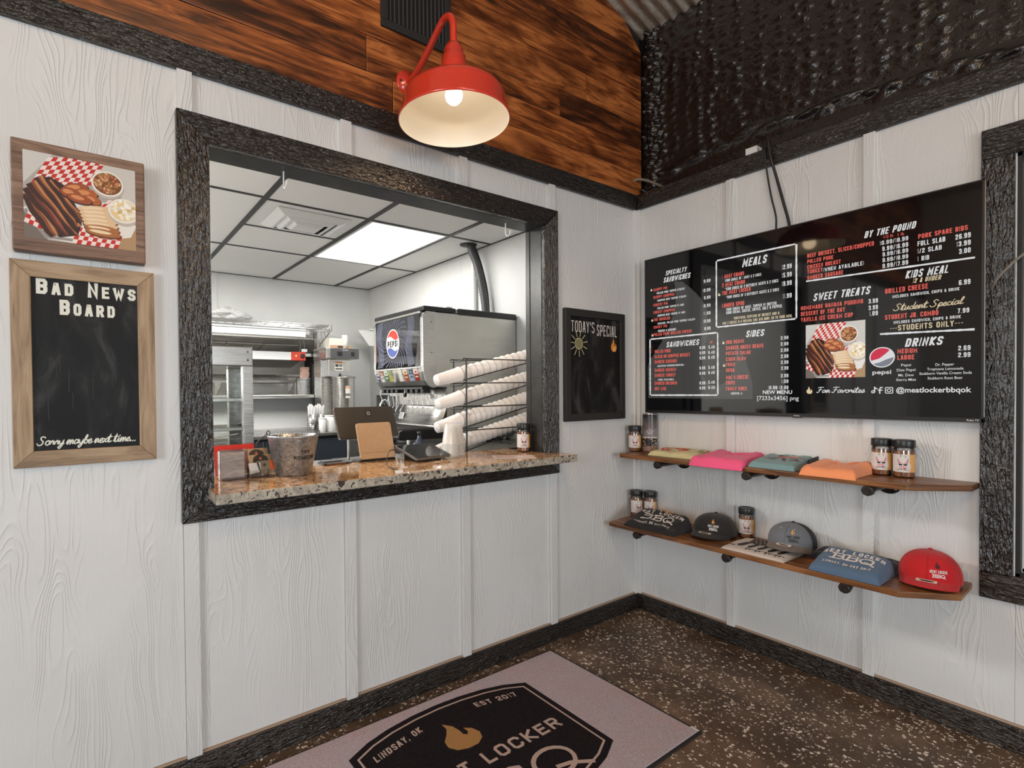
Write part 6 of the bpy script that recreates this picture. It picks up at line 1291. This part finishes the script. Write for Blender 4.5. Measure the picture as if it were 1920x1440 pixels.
# ---- heated display case at the left
T = thing('display_case', 'stainless glass-fronted warming case behind left jamb', 'display case', (-2.2, 1.85, 1.0))
cx0, cx1, cy0, cy1 = -2.62, -1.888, 1.62, 2.10
m = MB(); m.box(cx0, cx1, cy0, cy1, 1.535, 1.662); m.build('top_housing', 'steel', T, bevel=.006)
for x, y in ((cx1-.066, cy0), (cx0, cy0), (cx1-.066, cy1-.05), (cx0, cy1-.05)): m = MB(); m.box(x, x+.066, y, y+.05, .90, 1.535); m.build('corner_post', 'steel', T, bevel=.003)
m = MB(); m.box(cx0+.066, cx1-.066, cy0+.012, cy0+.017, 1.0, 1.535); m.box(cx1-.012, cx1-.008, cy0+.05, cy1-.05, 1.0, 1.535); m.build('glass_pane', 'glass', T)
for z in (1.105, 1.300): m = MB(); m.box(cx0+.03, cx1-.03, cy0+.03, cy1-.03, z, z+.022); m.build('shelf', 'steel', T, bevel=.002)
m = MB(); m.box(cx0, cx1, cy0, cy1, .90, 1.0); m.build('base_housing', 'steel', T, bevel=.004)
for z in (1.575, 1.63):
    m = MB(); m.lathe([(0, .004), (.005, .003), (.007, 0)], (0, 0, 0), 12, xf=Matrix.Translation((cx1-.033, cy0-.0005, z)) @ Matrix.Rotation(PI/2, 4, 'X')); m.build('rivet', 'dark_grey', T)
m = MB(); m.tube([(cx0+.1, cy0+.10, 1.0), (cx1-.09, cy0+.05, 1.085)], .004, 6); m.tube([(cx0+.3, cy0+.12, 1.13), (cx0+.3, cy0+.12, 1.52)], .012, 10); m.build('inner_rod', 'chrome', T)
table('prep_table', 'stainless prep table carrying the glass warming case', -2.70, -1.85, 1.58, 2.16, .90, 'steel', 'steel_dark', 'table')
# ---- tea brewer and urn
T = thing('tea_brewer', 'tall stainless tea brewer with dark control panel', 'tea brewer', (-.66, 3.1, .985))
m = MB(); m.prism([(2.93, 1.692), (2.93, 1.802), (3.285, 1.802), (3.285, 1.692)], 0, -.845, -.490); m.build('head', 'steel', T, bevel=.006)
m = MB(); m.box(-.800, -.495, 2.920, 2.932, 1.698, 1.798); b = m.build('control_panel', 'dark_grey', T, bevel=.004)
for x, w_ in ((-.705, .05), (-.565, .035)): m = MB(); m.box(x-w_/2, x+w_/2, 2.914, 2.921, 1.725, 1.765); m.build('rocker_switch', 'black', b, bevel=.002)
a = Art(1); a.font('BUNN', -.675, 1.776, .010, -.615, lin(200, 196, 190), 1, .02); a.build('maker_lettering', lambda u, v, d: (u, 2.9195-d, v), 'printed', T)
m = MB(); m.box(-.835, -.560, 3.10, 3.285, .999, 1.692); m.build('column', 'steel', T, bevel=.004)
m = MB(); m.box(-.800, -.570, 2.985, 3.10, 1.515, 1.692); m.build('brew_head', 'steel', T, bevel=.006)
m = MB(); m.box(-.790, -.580, 2.978, 2.986, 1.518, 1.568); m.build('funnel', 'grey_plastic', T); m = MB(); m.prism([(-.700, 1.522), (-.665, 1.522), (-.683, 1.556)], 1, 2.973, 2.979); m.build('funnel_handle', 'black', T)
a = Art(2); a.rect(-.735, 1.578, -.645, 1.668, lin(220, 216, 210), 1); a.rect(-.732, 1.650, -.648, 1.666, lin(214, 130, 80), 2); a.rect(-.728, 1.615, -.694, 1.642, lin(60, 58, 56), 2); a.rect(-.688, 1.615, -.652, 1.642, lin(120, 116, 112), 2); a.rect(-.728, 1.586, -.652, 1.604, lin(90, 86, 84), 2); a.build('warning_label', lambda u, v, d: (u, 2.9846-d, v), 'printed', T)
m = MB(); m.box(-.86, -.50, 2.80, 3.285, .9855, .999); m.build('base', 'steel', T, bevel=.003)
m = MB()
for z in (1.02, 1.05): m.tube([(-.86, 2.80, z), (-.86, 3.0, z)], .004, 6); m.tube([(-.86, 2.80, z), (-.74, 2.80, z)], .004, 6)
m.tube([(-.86, 2.80, .999), (-.86, 2.80, 1.05)], .004, 6); m.build('base_rail', 'white_metal', T)
T = thing('tea_urn', 'oval polished steel tea urn standing under the brewer', 'urn', (-.66, 2.95, .999))
m = MB(); m.lathe([(0, .0), (.105, .0), (.110, .01), (.112, .49), (.118, .495), (.118, .505), (.112, .508), (0, .508)], (0, 0, 0), 40, xf=Matrix.Translation((-.655, 2.955, .9995)) @ Matrix.Diagonal((1.0, .95, 1, 1))); m.build('urn_body', 'steel', T)
m = MB(); m.lathe([(.119, .496), (.122, .50), (.122, .512), (.10, .520), (0, .522)], (-.655, 2.955, .9995), 40); m.build('lid', 'steel_dark', T)
a = Art(2); n_ = 8
for i in range(n_): u0 = .02+.05*i/n_; a.rect(u0, .30, u0+.05/n_, .42, lin(216, 210, 204), 1); a.rect(u0, .395, u0+.05/n_, .415, lin(206, 150, 110), 2); a.rect(u0, .32, u0+.05/n_, .345, lin(110, 106, 104), 2)
fa2 = math.atan2(-1.988-2.955, -2.822+.655); a.build('label', lambda u, v, d: (-.655+(.1135+d)*math.cos(fa2+u/.112), 2.955+(.109+d)*math.sin(fa2+u/.112), .9995+v), 'printed', T)
m = MB(); m.tube([(-.60, 2.855, 1.05), (-.60, 2.815, 1.05), (-.60, 2.812, 1.02)], .008, 10); m.box(-.606, -.594, 2.805, 2.830, 1.05, 1.12); m.build('tap', 'black', T)
T = thing('filter_boxes', 'off-white box and roll stacked on top of brewer', 'boxes', (-.68, 3.08, 1.802))
m = MB(); m.prism([(-.775, 1.8025), (-.600, 1.8025), (-.612, 1.91), (-.765, 1.91)], 1, 3.03, 3.16); m.build('box', 'cream', T, bevel=.006)
m = MB(); m.lathe([(0, 0), (.030, 0), (.030, .145), (0, .145)], (-.59, 3.06, 1.8025), 20); m.build('roll', 'paper', T)
a = Art(1); a.rect(-.765, 1.806, -.61, 1.838, lin(196, 150, 120), 1); a.rect(-.68, 1.81, -.625, 1.834, lin(70, 56, 50), 2); a.build('label', lambda u, v, d: (u, 3.0285-d, v), 'printed', T)
m = MB(); m.box(-.56, -.515, 3.05, 3.12, 1.8025, 1.838); m.build('small_box', 'kraft', T, bevel=.002)
# ---- cutlery holders with straws, white canisters
hold = None
for x, y, lab in ((-1.050, 2.79, 'perforated steel canister of white straws, left of pair'), (-.955, 2.83, 'perforated steel canister of white straws, right of pair')):
    T = thing('utensil_canister', lab, 'canister', (x, y, .985), 0, 'steel straw canisters')
    m = MB(); m.lathe([(0, .002), (.040, .002), (.044, .0), (.044, .165), (.041, .165), (.039, .006)], (x, y, .985), 28); m.build('canister_body', 'steel', T)
    m = MB()
    for j in range(7):
        for i in range(18): an = 2*PI*i/18; m.box(-.0035, .0035, -.0006, .0006, -.0035, .0035, xf=Matrix.Translation((x+.0443*math.cos(an), y+.0443*math.sin(an), .985+.022+.020*j)) @ Matrix.Rotation(an+PI/2, 4, 'Z'))
    m.build('perforations', 'dark_grey', T)
    for i in range(8):
        an = 2*PI*i/8+.3; b0 = Vector((x+.018*math.cos(an), y+.018*math.sin(an), .995)); t0 = Vector((x+.036*math.cos(an), y+.032*math.sin(an), 1.225+.012*(i % 3)))
        mm = MB(); mm.tube([b0, t0], .0065, 8); tag(mm.build('straw', 'paper', origin=tuple(b0)), 'white wrapped straws standing in the '+lab.split(',')[1].strip().replace('of pair', 'hand steel canister'), 'straw', 'straws in the '+lab.split(',')[1].strip())
for x, y, r, h, lab in ((-.985, 2.70, .034, .125, 'narrow white canister before the steel straw canisters'), (-.895, 2.73, .052, .145, 'wider white canister right of steel straw canisters')):
    T = thing('white_canister', lab, 'canister', (x, y, .985)); m = MB(); m.lathe([(0, 0), (r, 0), (r, h), (0, h)], (x, y, .985), 28); m.build('canister_body', 'white_plastic', T, bevel=.003)
    m = MB(); m.lathe([(r, h), (r+.002, h), (r+.002, h+.008), (0, h+.008)], (x, y, .985), 28); m.build('lid', 'paper', T)
# ---- soda dispenser
T = thing('drink_dispenser', 'large stainless soda dispenser with illuminated logo panel', 'drink dispenser', (-.5, 1.35, ZS))
sy0, sy1 = 1.0, 1.715; F_ = [(-.935, 1.855), (-.925, 1.885), (-.905, 1.900), (-.088, 1.900), (-.088, 1.385), (-.845, 1.385), (-.885, 1.395), (-.912, 1.430), (-.930, 1.49), (-.935, 1.53)]
m = MB(); m.prism([(x, z) for x, z in F_ if True], 1, sy0, sy1); m.build('cabinet_head', 'steel_side', T, bevel=.004)
fp = [(-.938, 1.857), (-.928, 1.888), (-.906, 1.903), (-.83, 1.903), (-.83, 1.381), (-.848, 1.381), (-.889, 1.392), (-.916, 1.428), (-.934, 1.49), (-.938, 1.53)]
for ya, yb in ((sy0-.003, sy0+.030), (sy1-.030, sy1+.003)): m = MB(); m.prism(fp, 1, ya, yb); m.build('front_bezel', 'steel', T, bevel=.004)
m = MB(); m.box(-.942, -.934, sy0+.03, sy1-.03, 1.515, 1.527); m.box(-.940, -.915, sy0+.03, sy1-.03, 1.888, 1.903); m.build('bezel_rail', 'steel', T, bevel=.003)
for z in (1.62, 1.83): m = MB(); m.lathe([(0, .002), (.004, .0015), (.005, 0)], (0, 0, 0), 10, xf=Matrix.Translation((-.865, sy0-.0032, z)) @ Matrix.Rotation(PI/2, 4, 'X')); m.build('rivet', 'dark_grey', T)
m = MB(); m.box(-.9385, -.9345, sy0+.032, sy1-.032, 1.529, 1.886); m.build('merchandiser_panel', 'black_gloss', T)
a = Art(9); pyc, pzc = 1.408, 1.709; V2 = lambda y, z: (sy1-y, z)           # art u runs from the far edge to the near edge
uc = sy1-pyc; dkc = lin(24, 24, 28); 
for k in range(15):
    rr_ = 1.0+k*.075
    for i in range(64):
        if (i+k) % 2: continue
        t0 = 2*PI*i/64; t1 = 2*PI*(i+.75)/64; sw = .07*k; f = lambda t, q: (uc+.105*q*math.cos(t+sw), pzc+.120*q*math.sin(t+sw))
        P = [f(t0, rr_), f(t1, rr_), f(t1, rr_+.052), f(t0, rr_+.052)]
        if all(.035 < p[0] < .68 and 1.531 < p[1] < 1.884 for p in P): a.poly(P, lin(98, 102, 128), 2)
for ux, ph in ((.110, 0), (.555, 2.0)):
    for i in range(44):
        z0 = 1.535+.0078*i; off = .018*math.sin(i*.16+ph); a.poly([(ux+off-.045, z0), (ux+off+.045, z0+.008), (ux+off+.045, z0+.0115), (ux+off-.045, z0+.0035)], lin(112, 116, 140), 3)
a.poly([(.62, 1.53), (.683, 1.53), (.683, 1.72), (.66, 1.70)], lin(70, 66, 64), 2); a.poly([(.04, 1.56), (.055, 1.6), (.05, 1.75), (.036, 1.75)], lin(120, 70, 60), 3)
rx_, rz_ = .098, .108
a.ellipse(uc, pzc, rx_, rz_, lin(244, 242, 240), 4, 40); wave = lambda z, s_: [(uc-rx_*.93+rx_*1.86*i/12, z+.012*math.sin(-PI+2*PI*i/12)*s_) for i in range(13)]
def inside(P): return [(uc+max(-1, min(1, (x-uc)/(rx_*.93)))*rx_*.93, z) for x, z in P]
top = [(uc+rx_*.92*math.cos(t), pzc+rz_*.92*math.sin(t)) for t in [math.radians(d) for d in range(22, 160, 6)]]
bot = [(uc+rx_*.92*math.cos(t), pzc+rz_*.92*math.sin(t)) for t in [math.radians(d) for d in range(204, 338, 6)]]
def close(P, zmid): x0, x1 = P[-1][0], P[0][0]; return P+[(x0+(x1-x0)*i/10, P[-1][1]+(P[0][1]-P[-1][1])*i/10+.014*math.sin(2*PI*i/10)) for i in range(1, 10)]
a.poly(close(top, 0), lin(236, 58, 44), 5); P = bot; x0, x1 = P[-1][0], P[0][0]
a.poly(P+[(x0+(x1-x0)*i/10, P[-1][1]+(P[0][1]-P[-1][1])*i/10-.014*math.sin(2*PI*i/10)) for i in range(1, 10)], lin(88, 104, 178), 5)
a.caps('PEPSI', uc-.078, pzc-.024, .046, uc+.078, lin(16, 16, 20), 6, .26)
a.build('logo_print', lambda u, v, d: (-.9388-d, sy1-u, v), 'gloss_ink', T, eps=.0002)
cols = [((60, 70, 110), (200, 190, 190)), ((190, 190, 186), (160, 110, 90)), ((70, 100, 70), (200, 210, 190)), ((170, 160, 70), (120, 140, 90)), ((196, 198, 190), (214, 206, 190)), ((150, 60, 40), (206, 190, 160)), ((130, 150, 170), (60, 76, 96)), ((140, 40, 30), (216, 190, 180))]
for i, y in enumerate((1.672, 1.602, 1.532, 1.462, 1.318, 1.242, 1.168, 1.098)):
    a = Art(i); n_ = 10
    prof = [(-.912, 1.430), (-.930, 1.490), (-.9352, 1.512)]
    for k in range(n_):
        v0, v1 = k/n_, (k+1)/n_; c = cols[i][0] if k < 6 else cols[i][1]; a.rect(-.026, v0, .026, v1, lin(*c), 1)
    a.ellipse(0, .78, .012, .08, lin(*cols[i][0]), 2, 12); a.rect(-.018, .3, .018, .42, lin(*cols[i][1]), 2)
    def bm(u, v, d, y=y):
        if v > .75: s_ = (v-.75)/.25; x, z = -.930+(-.005)*s_, 1.49+.022*s_
        else: s_ = v/.75; x, z = -.912-.018*s_, 1.430+.06*s_
        return (x-.0012-d, y-u, z)
    a.build('flavour_label', bm, 'gloss_ink', T, eps=.0003)
m = MB(); m.box(-.936, -.905, 1.375, 1.412, 1.42, 1.505); m.build('ice_chute', 'grey_plastic', T, bevel=.012)
m = MB(); m.box(-.905, -.62, sy0+.06, sy1-.04, 1.372, 1.386); m.build('valve_bar', 'black', T)
for i, y in enumerate((1.655, 1.585, 1.515, 1.445, 1.30, 1.228, 1.156, 1.084)):
    m = MB(); m.box(-.895, -.835, y-.020, y+.020, 1.345, 1.374); b = m.build('valve', 'black', T, bevel=.004)
    m = MB(); m.tube([(-.85, y, 1.345), (-.835, y, 1.25), (-.862, y, 1.215), (-.858, y, 1.20)], .0034, 6); m.build('lever', 'chrome', b)
m = MB(); m.lathe([(0, 0), (.012, 0), (.014, .03), (0, .03)], (-.86, 1.37, 1.315), 14); m.build('ice_nozzle', 'black', T)
m = MB(); m.box(-.735, -.088, sy0+.004, sy1-.004, 1.06, 1.386); m.build('lower_cabinet', 'steel_side', T)
m = MB(); m.grid(lambda u, v: (-.738-.16*max(0, v-.15)**2*0-.085*(1-v)**2.0, sy0+.01+(sy1-sy0-.02)*u, 1.105+.15*v), 4, 14); m.build('splash_plate', 'steel', T, solid=.004)
m = MB(); m.box(-.742, -.737, sy0+.01, sy1-.01, 1.25, 1.372); m.build('back_plate', 'steel', T)
a = Art(1); a.rect(0, 0, .07, .06, lin(206, 206, 204), 1)
for i in range(3): a.rect(.008, .012+.016*i, .05, .018+.016*i, lin(130, 130, 130), 2)
a.build('notice_label', lambda u, v, d: (-.792-d+.02*v/.06, 1.60-u, 1.135+v), 'printed', T, eps=.0006)
m = MB(); m.prism([(-1.135, 1.045), (-1.125, 1.092), (-1.10, 1.100), (-.735, 1.100), (-.735, 1.03), (-1.10, 1.030)], 1, sy0-.002, sy1+.002); m.build('drip_tray', 'black', T, bevel=.006)
m = MB()
for i in range(22): y = sy0+.03+.03*i; m.box(-1.11, -.82, y, y+.012, 1.1005, 1.106)
m.build('drip_grille', 'dark_grey', T)
m = MB(); m.box(-1.0, -.10, sy0+.03, sy1-.03, ZS+.03, 1.06); m.build('plinth', 'steel_dark', T)
for x in (-.95, -.15):
    for y in (sy0+.08, sy1-.08): m = MB(); m.lathe([(0, 0), (.022, 0), (.018, .03), (0, .03)], (x, y, ZS+.0005), 14); m.build('leg', 'chrome', T)
for a_, nm in (((-.930, -.655, sy0-.004, sy1+.004, 1.904, 1.938), 'front_lid'), ((-.640, -.086, sy0-.006, sy1+.004, 1.893, 1.940), 'rear_lid')): m = MB(); m.box(*a_); m.build(nm, 'black', T, bevel=.008)
m = MB(); m.box(-.72, -.67, sy0+.02, sy0+.07, 1.938, 1.950); m.tube([(-.655, sy0+.01, 1.915), (-.640, sy0+.01, 1.915)], .010, 10); m.build('lid_catch', 'steel', T, bevel=.002)
# ---- hose, pipe, black disc painting the shade inside a ceiling hole
T = thing('insulated_hose', 'ribbed dark hose dropping from ceiling hole to dispenser', 'hose', (-.19, 1.42, 1.93))
pts = smooth_path([(-.205, 1.41, 2.56), (-.195, 1.405, 2.50), (-.165, 1.375, 2.38), (-.148, 1.34, 2.22), (-.140, 1.31, 2.06), (-.138, 1.30, 1.946)], 14)
m = MB(); m.tube(pts, [.028+.005*(i % 2) for i in range(len(pts))], 14); m.build('ribbed_sleeve', 'dark_grey', T)
p2_ = smooth_path([(-.175, 1.40, 2.545), (-.135, 1.36, 2.38), (-.108, 1.32, 2.16), (-.106, 1.30, 1.942)], 8); m = MB(); m.tube(p2_, .010, 10); m.build('side_line', 'black', T)
m = MB(); m.lathe([(.0, -.0005), (.070, -.0005), (.070, -.004), (.0, -.004)], (-.225, 1.41, KZ-.001), 32); tag(m.build('hole_shade_disc', 'black_matt', origin=(-.225, 1.41, KZ)), 'flat black disc painting the shade of the hose hole in ceiling tile', 'hole')
m = MB(); m.tube([(-.102, 1.50, 1.942), (-.102, 1.50, 2.549)], .021, 16); tag(m.build('water_pipe', 'white_plastic', origin=(-.102, 1.5, 1.942)), 'straight white pipe on kitchen wall beside the hose', 'pipe')
# ---- white shelf bracket plate on the wall
T = thing('corner_shelf', 'white triangular bracket shelf on kitchen side wall', 'shelf', (-.2, 3.2, 1.9))
m = MB(); m.prism([(-.373, 2.030), (KX-.001, 2.036), (KX-.001, 1.865), (-.241, 1.865)], 1, 3.198, 3.206); m.build('bracket_plate', 'white_metal', T)
m = MB(); m.box(-.245, KX-.001, 3.17, 3.40, 2.036, 2.048); m.build('shelf_board', 'white_plastic', T)
# ---- coiled white cables and card by the dispenser
T = thing('cable_coil', 'tangle of white cables hanging beside dispenser valves', 'cables', (-.75, 1.78, 1.2))
m = MB(); rr = random.Random(6); pts = []
for i in range(46): t = i*.62; pts.append((-.80+.05*math.cos(t)*rr.uniform(.6, 1.1), 1.80+.02*rr.uniform(-1, 1), 1.235+.055*math.sin(t)*rr.uniform(.6, 1.1)))
m.tube(smooth_path(pts, 4), .0032, 6); m.build('coil', 'white_plastic', T)
m = MB(); m.tube(smooth_path([(-.80, 1.80, 1.25), (-.84, 1.80, 1.34), (-.80, 1.79, 1.42), (-.86, 1.80, 1.5)], 5), .004, 6); m.tube(smooth_path([(-.78, 1.80, 1.25), (-.76, 1.80, 1.36), (-.74, 1.80, 1.45)], 5), .004, 6); m.build('loose_line', 'white_plastic', T)
m = MB(); m.box(-.86, -.74, 1.825, 1.84, 1.15, 1.33); m.build('cable_box', 'dark_grey', T); m = MB(); m.box(-.76, -.70, 1.80, 1.82, 1.14, 1.32); m.build('white_card', 'paper', T)
m = MB(); m.box(-.86, -.70, 1.78, 1.845, ZS+.001, 1.15); m.build('stand', 'dark_grey', T)
# ---- cup rack and its cups
T = thing('cup_rack', 'black wire cup rack with four slanted tiers', 'rack', (-.75, .45, ZS), 0)
ry = .45; ZT = (1.538, 1.400, 1.263, 1.129); sl = .165; xr0, xr1 = -1.03, -.33
for y in (ry-.062, ry+.062):
    m = MB(); m.tube([(xr0, y, ZS+.004), (xr0, y, ZT[0])], .0048, 8); m.build('upright', 'black', T); m = MB(); m.tube([(xr1, y, ZS+.004), (xr1, y, ZT[0]+.004)], .0048, 8); m.build('upright', 'black', T)
    for z in ZT: m = MB(); m.tube([(xr0, y, z), (xr1, y, z+.006)], .0034, 8); m.build('side_rail', 'black', T)
    for z in ZT: m = MB(); m.tube([(xr0, y*.6+ry*.4, z-.121), (xr1, y*.6+ry*.4, z-.121+(xr1-xr0)*.222)], .0034, 8); m.build('slant_rail', 'black', T)
for z in ZT:
    m = MB(); m.tube(smooth_path([(xr0, ry-.062, z), (xr0-.018, ry-.062, z+.002), (xr0-.024, ry-.050, z-.012), (xr0-.024, ry+.05, z-.012), (xr0-.018, ry+.062, z+.002), (xr0, ry+.062, z)], 4), .0034, 6); m.build('stop_hook', 'black', T)
m = MB(); m.box(xr0-.01, xr1+.01, ry-.068, ry-.056, ZS+.0005, ZS+.006); m.box(xr0-.01, xr1+.01, ry+.056, ry+.068, ZS+.0005, ZS+.006); m.build('foot', 'black', T)
cm_ = MB(); cm_.lathe([(0, 0), (.0305, 0), (.0315, .002), (.0418, .158), (.0438, .1585), (.0450, .161), (.0450, .165), (.043, .168), (.0408, .160), (.0305, .006), (0, .005)], (0, 0, 0), 32)
cup = cm_.build('foam_cup', 'cup'); cup['category'] = 'cup'; first = True
for ti, (tz, nm, nst) in enumerate(zip((1.398, 1.262, 1.132, 1.003), ('top', 'second', 'third', 'bottom'), (13, 13, 15, 15))):
    st = (.049, .047, .041, .041)[ti]; tilt = math.atan(.222)
    dv = Vector((math.cos(tilt), 0, math.sin(tilt))); b0 = Vector((-1.190+.006*(ti % 2)-.004, ry, tz+.018))
    for k in range(nst):
        o = cup if first else cup.copy()
        if not first: COL.objects.link(o)
        first = False; p = b0+dv*(.0+st*k if k == 0 else st*k); o.location = p; o.rotation_euler = (0, PI/2-tilt, 0)
        o['group'] = 'nested cups on the %s rack tier' % nm
        o['label'] = ('lowest leftmost white cup of the nested row on the %s rack tier' if k == 0 else 'white foam cups nested behind the first on the %s rack tier') % nm
# ---- small things behind the rack
T = thing('spray_bottle', 'small dark blue bottle below rack beside dispenser tray', 'bottle', (-1.16, .72, ZS)); m = MB(); m.lathe([(0, 0), (.028, 0), (.030, .01), (.028, .07), (.012, .09), (.012, .11), (0, .11)], (-1.155, .70, ZS+.0005), 18); m.build('bottle_body', plain('navy_plastic', (.03, .05, .10), .3), T)
m = MB(); m.lathe([(0, .11), (.014, .11), (.014, .13), (0, .13)], (-1.155, .70, ZS), 14); m.build('cap', 'black', T)
